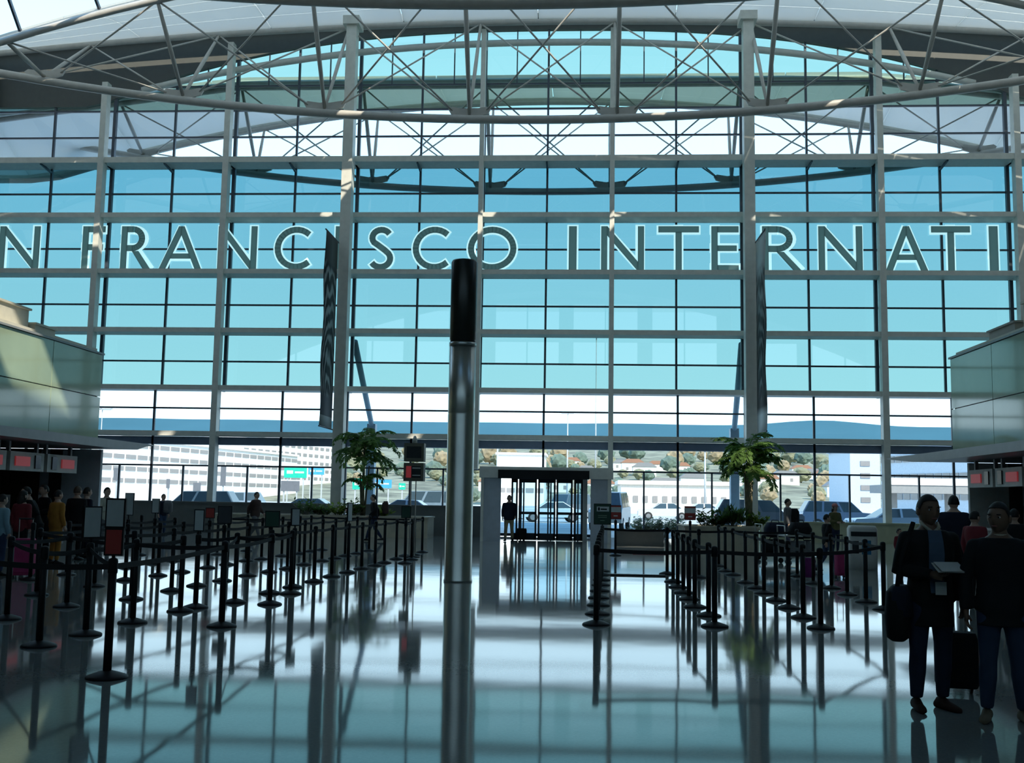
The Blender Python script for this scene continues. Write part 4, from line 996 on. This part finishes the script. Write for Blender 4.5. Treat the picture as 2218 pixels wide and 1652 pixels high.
# white kiosk
p = P(1866, 1100, 27.0); t = thing('ticket_kiosk', 'white boxy kiosk with a blue panel in the right queue', 'kiosk', p, R(-6))
MB().rings([ell((0, 0), a, b, z, 20, .3) for z, a, b in ((.0, .33, .25), (.5, .34, .26), (1.0, .34, .26), (1.07, .30, .22))]).build('body', M_WHITE, t, True)
MB().bx(-.3, .3, -.275, -.25, .82, .93).build('dark_band', M_SCRDARK, t); MB().rings([ell((.06, -.262), .11, .012, z, 16, .7) for z in (.38, .72)]).build('blue_panel', cl('sky blue panel', (.05, .22, .4), .4), t); MB().bx(-.27, -.12, -.275, -.25, .4, .7).build('ticket_slot', M_SCRDARK, t)
# ================================================================== outside
M_ASPH = mat('pale concrete forecourt', (.50, .50, .48), .85, 0, .12, .3)
struct(MB().bx(-700, 700, 46.3, 330, -.3, -.02).build('forecourt', M_ASPH), 'sunlit pale roadway outside the glass wall')
def hill(name, y0, y1, zfn, m, label, x0=-900, x1=900, nx=90, ny=14):
    vs = []; fs = []
    for j in range(ny+1):
        for i in range(nx+1):
            x = x0+(x1-x0)*i/nx; y = y0+(y1-y0)*j/ny; vs.append((x, y, zfn(x, j/ny)))
    for j in range(ny):
        for i in range(nx): a = j*(nx+1)+i; fs.append((a, a+1, a+nx+2, a+nx+1))
    struct(MB().add(vs, fs).build(name, m, None, True), label)
hill('hillside', 240, 900, lambda x, t: -.5+52*t**1.2+2.5*noise.noise(Vector((x*.012, t*5, 0)))*(t > 0), mat('dry wooded hillside', (.24, .24, .17), .95, 0, .55, .12), 'hazy wooded hillside beyond the airport roads')
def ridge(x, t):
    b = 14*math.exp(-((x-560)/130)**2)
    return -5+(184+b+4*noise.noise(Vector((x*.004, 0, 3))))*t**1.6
hill('mountain_ridge', 1500, 2500, ridge, mat('haze blue ridge', (.062, .155, .20), 1., 0, .08, .004, 0, 0.), 'long level blue mountain ridge on the horizon', -2200, 2200)  # distant haze is put into the ridge's own colour

# raking props of the glass wall, standing outside
M_PROP = mat('blue grey prop paint', (.40, .52, .60), .5)
for a, b, nm in (((768, 740), (806, 925), 'blue grey raking prop outside the glass right of the left tall column'), ((1607, 745), (1590, 935), 'blue grey raking prop outside the glass left of the right tall column')):
    p, q = at(*a, 46.6), at(*b, 51.5)
    t = thing('raking_prop', nm, 'prop', (q.x, q.y, -.02), group='raking props')
    MB().tube(p, q, .15, .13, 10).build('strut', M_PROP, t, True, world=True)
    MB().bx(q.x-.2, q.x+.2, q.y-.25, q.y+.25, -.02, q.z+.15).build('pillar', M_PROP, t, world=True)

# buildings
M_BW = mat('white rendered wall', (.85, .82, .78), .8); M_WIN = mat('dim window', (.30, .28, .27), .3); M_BG = mat('pale blue grey wall', (.55, .62, .70), .8)
def block(label, p, q, depth, top, rows, n, wh, m=M_BW, gap=.42):
    """a slab building whose face runs from p to q (plan)"""
    p, q = Vector((p.x, p.y, 0)), Vector((q.x, q.y, 0)); d = (q-p).normalized(); nrm = Vector((-d.y, d.x, 0)); L = (q-p).length
    if nrm.dot(-p) > 0: nrm = -nrm
    mid = (p+q)/2; t = thing('building', label, 'building', (mid.x, mid.y, -.02))
    c = [p, q, q+nrm*depth, p+nrm*depth]
    MB().prism([(0, 0)]*0 or [(v.x, v.y) for v in c], lambda a, b, z: (a, b, z), -.02, top).build('wall', m, t, world=True)
    MB().prism([(v.x, v.y) for v in (p-d*.4-nrm*.4, q+d*.4-nrm*.4, q+d*.4+nrm*depth, p-d*.4+nrm*depth)], lambda a, b, z: (a, b, z), top, top+.5).build('parapet', m, t, world=True)
    me = None
    ang = math.atan2(d.y, d.x)
    for z in rows:
        for k in range(n):
            c = p+d*(L*(k+.5)/n)-nrm*.02
            if me is None: me = MB().bx(-L/n*gap, L/n*gap, -.12, .12, 0, wh).mesh('window', M_WIN)
            o = obj('window', me, t, Vector((c.x, c.y, z))-Vector(t.location)); o.rotation_euler.z = ang
    return t
block('long white building with dark window rows behind the left glass', at(150, 1100, 185), at(640, 1100, 285), 30, 11.9, (10.4, 8.1, 5.8, 3.5), 24, .8)
block('taller white building with small windows left of the left tall column', at(520, 1100, 292), at(722, 1100, 350), 30, 18.0, (16.0, 13.6, 11.2, 8.8, 6.4), 15, .9, gap=.3)
block('pale blue grey tower with stacked windows behind the right glass', at(1843, 1100, 190), at(1908, 1100, 190), 16, 11.0, (8.2, 6.1, 4.0, 1.9), 1, .9, M_BG, .16)
block('low blue grey office wing with window bands right of the tower', at(1910, 1100, 170), at(2120, 1100, 150), 20, 9.8, (8.0, 5.2, 2.4), 12, 1.0, M_BG)
block('low white hangar on the hillside behind the entrance', at(1075, 1100, 245), at(1178, 1100, 245), 14, 11.6, (3.0,), 5, 1.0)
block('low cream sheds beyond the roadway right of the entrance', at(1345, 1100, 135), at(1600, 1100, 135), 12, 3.6, (1.4,), 12, .8, mat('cream shed wall', (.8, .74, .66), .8), .25)
t = thing('elevated_road', 'elevated grey road deck on pillars at the right beyond the glass', 'road', (at(2000, 1100, 95).x, 95, -.02))
xa, xb = at(1905, 1100, 95).x, at(2200, 1100, 95).x
MB().bx(xa, xb+8, 94, 98, 2.6, 3.3).build('deck', mat('grey concrete', (.30, .30, .30), .8), t, world=True)  # deck in one even mid grey
MB().bx(xa, xb+8, 93.9, 94.05, 3.3, 3.9).build('parapet', M_BW, t, world=True)
for k in range(4): MB().bx(xa+1+5*k, xa+1.7+5*k, 95.6, 96.4, -.02, 2.6).build('pillar', MATS['grey concrete'], t, world=True)

# houses and trees on the hillside
def hz(x, y):
    t = (y-240)/660; return -.5+52*t**1.2+2.5*noise.noise(Vector((x*.012, t*5, 0)))*(t > 0) if t > 0 else -.02
M_ROOFS = [mat('terracotta roof', (.35, .18, .12), .9), mat('grey shingle roof', (.25, .25, .26), .9)]
hp = [(1065,1010,330),(1105,1035,300),(1150,1045,290),(1215,1025,330),(1240,990,470),(1270,1008,400),(1300,1040,300),(1345,990,460),(1370,1000,430),(1395,1005,410),(1425,1000,480),(1440,1040,310),(1475,995,460),(1500,1030,330),(1660,1030,340),(1700,1015,380),(1735,990,470),(1760,1000,440),(1790,1002,430),(1815,1040,320)]
for i, (px, py, Y) in enumerate(hp):
    p = at(px, 1050, Y); z = hz(p.x, Y); s = rnd.uniform(3.2, 5.2); h = rnd.uniform(2.6, 3.8)
    side = 'left' if px < 1184 else 'right'
    t = thing('house', 'small pale house on the hillside, %s from the left' % ORD[i], 'house', (p.x, Y, z-.6), group='hillside houses')
    MB().bx(-s, s, -3, 3, 0, h+.6).build('wall', M_BW, t)
    MB().prism([(-s-.4, h+.6), (s+.4, h+.6), (s*.55, h+2.2), (-s*.55, h+2.2)], lambda a, b, d: (a, d, b), -3.3, 3.3).build('roof', M_ROOFS[i % 2], t)
    for k in (-.5, .4): MB().bx(s*k-.5, s*k+.5, -3.06, -3, 1.4, 2.6).build('window', M_WIN, t)
def crown(r, sq, seed, n=1):
    bm = bmesh.new(); bmesh.ops.create_icosphere(bm, subdivisions=3, radius=1)
    for v in bm.verts:
        k = 1+.28*noise.noise(v.co*2.2+Vector((seed, 0, 0)))+.16*noise.noise(v.co*5+Vector((0, seed, 0)))
        v.co = Vector((v.co.x*r*k, v.co.y*r*k, v.co.z*r*sq*k+r*sq))
    me = bpy.data.meshes.new('crown'); bm.to_mesh(me); bm.free(); return me
M_TREES = [mat('grey green tree', (.13, .18, .14), .95, 0, .4, 1.), mat('olive tree', (.24, .24, .15), .95, 0, .4, 1.), mat('autumn brown tree', (.33, .26, .16), .95, 0, .4, 1.)]
CR = []
for i in range(6):
    me = crown(1, rnd.uniform(.8, 1.3), i*3.1); me.materials.append(M_TREES[i % 3]); CR.append(me)
TK = MB().lathe([(.14, 0), (.09, .6), (.06, 1.2)], n=7).mesh('trunk', mat('tree bark', (.12, .09, .06), .9))
cnt = [0, 0, 0]; placed = [(at(q[0], 1050, q[2]).x, q[2], 7.5) for q in hp] + [(at(px, 1050, 252).x, 252, 9) for px in (1085, 1125, 1165)]; spots = []
for n in range(700):
    px = rnd.uniform(728, 1842); Y = rnd.uniform(262, 600); s = rnd.uniform(1.6, 3.6)*Y/400
    p = at(px, 1050, Y)
    if px < 960 and Y < 360: continue
    if any(math.hypot(p.x-x, Y-y) < 1.5*(s+r) for x, y, r in placed): continue
    placed.append((p.x, Y, s)); spots.append((px, p.x, Y, s))
    if len(spots) >= 150: break
for px, x, Y, s in sorted(spots):
    i = rnd.randrange(6); k = i % 3; cnt[k] += 1
    t = thing('tree', '%s tree on the far hillside, %s of its colour from the left' % (['grey green', 'olive', 'brownish'][k], ORD[cnt[k]-1]), 'tree', (x, Y, hz(x, Y)-.3), group='hillside trees')
    o = obj('crown', CR[i], t, (0, 0, s*.25)); o.scale = (s, s, s*.8)
    o = obj('trunk', TK, t); o.scale = (s*.6, s*.6, s*.6)

# vehicles
M_TYRE = mat('tyre rubber', (.02, .02, .02), .8); M_HUB = mat('wheel hub', (.45, .45, .45), .3, .8)
M_LAMPR = mat('red tail lamp', (.45, .02, .02), .3); M_LAMPW = mat('clear headlamp', (.8, .8, .8), .1)
PROF = {'sedan': (4.6, [(0, .35), (0, .75), (.12, .88), (1.25, .95), (3.55, .98), (4.5, .9), (4.6, .6), (4.6, .35)], [(1.1, .93), (1.85, 1.42), (3.0, 1.44), (3.75, .97)]),
        'suv': (4.8, [(0, .4), (0, .9), (.15, 1.02), (1.2, 1.1), (4.7, 1.1), (4.8, .85), (4.8, .4)], [(1.1, 1.08), (1.75, 1.74), (4.3, 1.78), (4.72, 1.08)]),
        'van': (5.2, [(0, .4), (0, .95), (.2, 1.1), (.9, 1.2), (5.1, 1.25), (5.2, .9), (5.2, .4)], [(.75, 1.15), (1.45, 2.05), (4.95, 2.1), (5.15, 1.2)])}
def vehicle(kind, pos, rz, col, label, name):
    L, low, cab = PROF[kind]; W = .9; t = thing(name, label, {'sedan': 'car', 'suv': 'car', 'van': 'van'}[kind], pos, rz, 'parked vehicles')
    pm = mat('car paint '+name+str(col), col, .25, .2, .03)
    cx = lambda a: a-L/2
    MB().prism(low, lambda a, b, d: (cx(a), d, b), -W, W).build('body', pm, t)
    # cabin with tumblehome
    rs = []
    (x0, z0), (x1, z1), (x2, z2), (x3, z3) = cab
    vs = [(cx(x0), -W+.04, z0), (cx(x3), -W+.04, z3), (cx(x3), W-.04, z3), (cx(x0), W-.04, z0), (cx(x1), -W+.22, z1), (cx(x2), -W+.22, z2), (cx(x2), W-.22, z2), (cx(x1), W-.22, z1)]
    MB().add(vs, [(0, 1, 2, 3), (4, 7, 6, 5), (0, 4, 5, 1), (1, 5, 6, 2), (2, 6, 7, 3), (3, 7, 4, 0)]).build('cabin', pm, t)
    def quad(a, b, c, d, nm, ins=.1):
        P = [Vector(v) for v in (a, b, c, d)]; m = sum(P, Vector())/4; nn = (P[1]-P[0]).cross(P[3]-P[0]).normalized()
        if nn.dot(m-Vector((0, 0, .8))) < 0: nn = -nn
        P = [m+(v-m)*(1-ins) for v in P]
        MB().add([v+nn*.012 for v in P]+[v-nn*.03 for v in P], [(0, 1, 2, 3), (7, 6, 5, 4), (0, 4, 5, 1), (1, 5, 6, 2), (2, 6, 7, 3), (3, 7, 4, 0)]).build(nm, M_CARGLASS, t)
    V = [Vector(v) for v in vs]
    quad(V[0], V[3], V[7], V[4], 'windscreen'); quad(V[1], V[2], V[6], V[5], 'rear_window')
    for a, b, c, d in ((0, 1, 5, 4), (3, 2, 6, 7)):
        nw = 2 if kind == 'sedan' else 3
        for k in range(nw):
            f0, f1 = k/nw, (k+1)/nw
            quad(V[a].lerp(V[b], f0), V[a].lerp(V[b], f1), V[d].lerp(V[c], f1), V[d].lerp(V[c], f0), 'side_window', .13)
    for sx in (.85, L-.95):
        for sy in (-1, 1):
            wm = MB(); wm.path([(cx(sx), sy*(W-.2), .34), (cx(sx), sy*(W+.02), .34)], .34, 18); o = wm.build('wheel', M_TYRE, t, True)
            MB().path([(cx(sx), sy*(W+.02), .34), (cx(sx), sy*(W+.03), .34)], .2, 14).build('hub_cap', M_HUB, o)
    for sy in (-1, 1):
        MB().bx(cx(-.02), cx(.05), sy*.55-.2, sy*.55+.2, .65, .8).build('headlamp', M_LAMPW, t)
        MB().bx(cx(L-.05), cx(L+.02), sy*.65-.15, sy*.65+.15, .7, .95).build('tail_lamp', M_LAMPR, t)
    return t
def V2(px, Y): p = at(px, 1100, Y); return (p.x, Y, -.02)
CARS = [('suv', 428, 62, 3, (.45, .47, .47), 'silver grey people carrier parked behind the left glass', 'people_carrier'),
 ('suv', 505, 82, 2, (.30, .38, .46), 'blue grey car parked behind the silver people carrier', 'hatchback'),
 ('sedan', 668, 60, 0, (.12, .13, .15), 'dark sedan half hidden by the left planter shrubs', 'sedan'),
 ('sedan', 890, 64, 178, (.30, .38, .50), 'blue grey sedan right of the information monitors', 'sedan'),
 ('van', 925, 78, 5, (.22, .30, .36), 'dark blue van beyond the monitors', 'van'),
 ('sedan', 1196, 76, 8, (.62, .74, .82), 'pale blue sedan seen through the entrance doors', 'sedan'),
 ('van', 1232, 92, 60, (.16, .18, .20), 'dark van seen through the right entrance door', 'van'),
 ('van', 1322, 60, 82, (.62, .63, .62), 'white van seen from behind right of the entrance', 'van'),
 ('sedan', 1440, 92, 0, (.7, .7, .68), 'white sedan in the middle distance right of the entrance', 'sedan'),
 ('sedan', 1520, 105, 2, (.5, .52, .55), 'silver sedan in the distance left of the right palm', 'sedan'),
 ('suv', 1640, 60, 180, (.14, .16, .19), 'dark grey car behind the right palm', 'estate_car'),
 ('suv', 1815, 68, 180, (.20, .27, .38), 'blue car parked behind the woman in the pink cap', 'estate_car'),
 ('sedan', 1935, 56, 4, (.42, .55, .70), 'light blue sedan nearest the right glass', 'sedan')]
for k, px, Y, a, c, lb, nm in CARS: vehicle(k, V2(px, Y), R(a), c, lb, nm)

# street furniture outside
M_POLE = mat('galvanised pole', (.55, .56, .56), .5, .3)
def lamp(px, ytop, Y, label, r=.09, head=3):
    p = at(px, ytop, Y); b = at(px, 1085, Y); t = thing('street_lamp', label, 'street lamp', (p.x, Y, -.02), group='street lamps')
    MB().tube((0, 0, 0), (0, 0, p.z), r, r*.6).build('pole', M_POLE, t, True)
    for k in range(head):
        dx = (k-(head-1)/2)*.9
        o = MB().box((dx, 0, p.z+.08), (.7, .5, .18)).build('lamp_head', M_POLE, t)
    if head > 1: MB().bar((-.9, 0, p.z), (.9, 0, p.z), .08).build('arm', M_POLE, t)
lamp(1292, 730, 95, 'tallest floodlight mast, with a cluster of lamps, behind the middle glass', .07)
lamp(1230, 895, 150, 'distant lamp with a single head above the ridge line', .12, 2); lamp(1527, 975, 110, 'pale pole behind the glass left of the right palm', .13, 1)
lamp(1078, 962, 120, 'pale pole above the entrance box', .14, 1); lamp(222, 886, 90, 'small lamp beside the left island corner', .06, 2); lamp(1600, 1045, 80, 'short pale pole just left of the right palm', .1, 1)
def road_sign(px0, px1, py0, py1, Y, m, label, cat='road sign', prt=True):
    a, b = at(px0, py0, Y), at(px1, py1, Y); w_, h_ = b.x-a.x, a.z-b.z
    t = thing('road_sign', label, cat, ((a.x+b.x)/2, Y, -.02), group='road signs')
    MB().bx(-w_/2, w_/2, -.04, .04, b.z+.02, a.z+.02).build('sign_panel', m, t)
    for s in ((-.35, .35) if w_ > 1 else (0,)): MB().bx(s*w_-.05, s*w_+.05, .04, .14, 0, b.z+.3).build('post', M_POLE, t)
    if prt:
        MB().bx(-w_*.38, -w_*.1, -.05, -.04, b.z+h_*.4, b.z+h_*.7).bx(-w_*.02, w_*.38, -.05, -.04, b.z+h_*.45, b.z+h_*.62).build('sign_print', M_WHITE, t)
M_SG = mat('highway green', (.01, .50, .34), .5); M_SB = mat('highway blue', (.06, .36, .65), .5); M_SK = mat('grey sign back', (.16, .17, .19), .6)
road_sign(616, 664, 1011, 1035, 100, M_SG, 'green highway sign behind the glass left of the left tall column'); road_sign(668, 702, 1012, 1028, 100, M_SB, 'blue highway sign just left of the left tall column')
road_sign(764, 800, 1036, 1060, 90, M_SG, 'green road sign behind the left palm'); road_sign(801, 848, 1038, 1057, 90, M_SB, 'blue road sign right of the left palm'); road_sign(864, 878, 1046, 1060, 90, M_SG, 'small green road sign left of the information monitors')
road_sign(609, 648, 1041, 1064, 80, M_SK, 'wide dark grey sign seen from behind near the sedan', prt=False); road_sign(419, 434, 1045, 1064, 80, M_SK, 'small dark square sign above the people carrier', prt=False)
road_sign(479, 488, 1008, 1052, 78, M_SK, 'narrow upright grey street banner above the people carrier', 'street banner', False); road_sign(247, 258, 1013, 1040, 75, M_SK, 'narrow dark sign beside the left island end', prt=False); road_sign(361, 367, 1037, 1057, 80, M_SK, 'tiny dark sign left of the people carrier', prt=False)
# ================================================================== palms and shrubs
def leaf_mat(name, col):
    m = bpy.data.materials.new(name); m.use_nodes = True; n = m.node_tree; b = n.nodes['Principled BSDF']
    t = n.nodes.new('ShaderNodeTexCoord'); no = n.nodes.new('ShaderNodeTexNoise'); r = n.nodes.new('ShaderNodeValToRGB'); tr = n.nodes.new('ShaderNodeBsdfTranslucent'); mx = n.nodes.new('ShaderNodeMixShader')
    no.inputs['Scale'].default_value = 5; n.links.new(t.outputs['Object'], no.inputs['Vector']); n.links.new(no.outputs['Fac'], r.inputs[0])
    r.color_ramp.elements[0].position = .35; r.color_ramp.elements[1].position = .65
    r.color_ramp.elements[0].color = (col[0]*.5, col[1]*.55, col[2]*.5, 1); r.color_ramp.elements[1].color = (*[min(1, c*1.4) for c in col], 1)
    n.links.new(r.outputs[0], b.inputs['Base Color']); n.links.new(r.outputs[0], tr.inputs[0]); b.inputs['Roughness'].default_value = .45
    mx.inputs[0].default_value = .6; n.links.new(b.outputs[0], mx.inputs[1]); n.links.new(tr.outputs[0], mx.inputs[2]); n.links.new(mx.outputs[0], n.nodes['Material Output'].inputs[0])
    return m
M_PALM = leaf_mat('palm leaf', (.16, .28, .07)); M_SHRUB = leaf_mat('shrub leaf', (.10, .18, .05)); M_LIME = leaf_mat('lime leaf', (.22, .30, .05)); M_TRUNK = mat('palm stem', (.22, .19, .12), .8, 0, .3, 8.)
def leaflet(mb, o, d, n, L, W):
    """fishtail leaflet: narrow at the stalk, wide and ragged at the tip"""
    d = d.normalized(); s = d.cross(n).normalized(); n = s.cross(d); u = n*.02
    mb.add([o, o+d*L*.45+s*W*.35+u, o+d*L*.85+s*W*.7, o+d*L*.75+s*W*.25+u, o+d*L, o+d*L*.78-s*W*.2+u, o+d*L*.8-s*W*.6, o+d*L*.4-s*W*.3+u], [(0, 1, 3, 7), (1, 2, 3), (3, 4, 5), (7, 3, 5), (7, 5, 6)])
def frond(o, az, el, L, droop, seed):
    rr = random.Random(seed); mb = MB(); pts = []; p = Vector(o); e = el; st = L/9
    for i in range(10):
        pts.append(p.copy()); d = Vector((math.cos(az)*math.cos(e), math.sin(az)*math.cos(e), math.sin(e))); p = p+d*st; e -= droop
    mb.path(pts, [.018-.0015*i for i in range(10)], 5)
    for i in range(2, 10):
        d = (pts[i]-pts[i-1]).normalized(); s = d.cross(Vector((0, 0, 1))).normalized(); n = s.cross(d)
        for q in (-1, 1):
            for j in range(4):
                b = pts[i-1].lerp(pts[i], rr.random()); dd = s*q*rr.uniform(.7, 1)+d*rr.uniform(.3, .8)-Vector((0, 0, rr.uniform(.1, .7)))
                leaflet(mb, b, dd, n+Vector((rr.uniform(-.4, .4), rr.uniform(-.4, .4), .3)), rr.uniform(.26, .46)*(1.15-.05*i), rr.uniform(.07, .13))
    return mb
def palm(loc, label, h, fr, stems):
    t = thing('potted_palm', label, 'palm', loc)
    for dx, dy, hh, r in stems:
        MB().path([(dx*.3, dy*.3, 0), (dx*.6, dy*.6, hh*.5), (dx, dy, hh)], [r, r*.8, r*.55], 9).build('trunk', M_TRUNK, t, True)
    for i, (z, az, el, L, dr) in enumerate(fr):
        frond((0.05*math.cos(az), .05*math.sin(az), z), az, el, L, dr, i+int(h*100)).build('frond', M_PALM, t, fix=False)
    return t
rp = random.Random(3)
pl = at(785, 1110, 42.5)
FR = [(2.1+1.0*(i/22.), i*2.399, R(rp.uniform(35, 78)), rp.uniform(1.1, 1.8), R(rp.uniform(9, 17))) for i in range(22)] + [(1.2+.1*i, i*1.7, R(50), .9, R(13)) for i in range(5)]
palm((pl.x, 42.5, .71), 'tall fishtail palm growing in the left planter beside the left column', 4.5, FR, [(0, 0, 3.0, .07), (.2, .1, 2.1, .05), (-.15, .05, 1.8, .05)])
pr = at(1622, 1110, 35.1)
FR = [(1.6+1.1*(i/22.), i*2.399+.5, R(rp.uniform(25, 75)), rp.uniform(1.0, 1.55), R(rp.uniform(8, 15))) for i in range(22)]
palm((pr.x, 35.1, .72), 'bushy fishtail palm with several stems in the right planter', 4.0, FR, [(0, 0, 2.6, .08), (.14, .05, 2.2, .06), (-.12, .06, 2.1, .06), (.05, -.1, 1.9, .05)])
def shrub(loc, r, h, n, m, label, L=.22, W=.05, seed=1, upright=.5, group='planter shrubs'):
    rr = random.Random(seed); t = thing('shrub', label, 'shrub', loc, 0, group); st = MB(); lf = MB()
    for i in range(n):
        az = rr.uniform(0, 6.283); rad = r*math.sqrt(rr.random())*.5; tip = Vector((math.cos(az)*rad*1.9, math.sin(az)*rad*1.9, h*rr.uniform(.45, 1)))
        b = Vector((math.cos(az)*rad*.3, math.sin(az)*rad*.3, 0)); st.path([b, b.lerp(tip, .6)+Vector((0, 0, .03)), tip], [.008, .006, .003], 4)
        for k in range(6):
            f = rr.uniform(.35, 1); a2 = rr.uniform(0, 6.283); o = b.lerp(tip, f)
            d = Vector((math.cos(a2), math.sin(a2), rr.uniform(-.2, .2)+upright)); d.normalize(); s = d.cross(Vector((0, 0, 1))).normalized(); l = L*rr.uniform(.7, 1.2); ww = W*rr.uniform(.8, 1.2)
            lf.add([o, o+d*l*.4+s*ww, o+d*l, o+d*l*.4-s*ww], [(0, 1, 2, 3)])
    st.build('stems', M_TRUNK, t, fix=False); o = lf.build('foliage', m, t, fix=False); o['kind'] = 'stuff'
    return t
for i, (px, r, h, m, nm) in enumerate(((668, .8, .75, M_SHRUB, 'low dark green shrub at the left end of the left planter'), (700, .6, .55, M_SHRUB, 'low leafy shrub left of the left column'), (738, .6, .6, M_LIME, 'light green shrub at the foot of the left palm'), (768, .5, .8, M_SHRUB, 'taller shrub right at the left palm stem'), (830, .5, .5, M_LIME, 'small light green shrub right of the left palm'))):
    p = at(px, 1110, 42.4); shrub((p.x, 42.3, .71), r, h, 34, m, nm, seed=i)
for i, (px, r, h, m, nm) in enumerate(((1530, .55, .65, M_SHRUB, 'dark shrub at the left end of the right planter'), (1558, .4, .5, M_SHRUB, 'low dark shrub in the right planter'), (1590, .5, .7, M_SHRUB, 'spiky dark shrub left of the right palm'), (1640, .45, .55, M_LIME, 'bright lime shrub at the foot of the right palm'))):
    p = at(px, 1110, 35.0); shrub((p.x, 35.0, .72), r, h, 30, m, nm, seed=20+i, L=.3 if i == 2 else .22, upright=1.5 if i == 2 else .5)
M_HEDGE = leaf_mat('grey green hedge leaf', (.30, .34, .22))
for i in range(4):
    p = at(1385+27*i, 1130, 47.6); shrub((p.x, 47.6, -.02), .55, .95, 60, M_HEDGE, 'grey green hedge bush outside the glass, %s right of the entrance' % ORD[i], L=.16, W=.05, seed=40+i, group='hedge outside the glass')
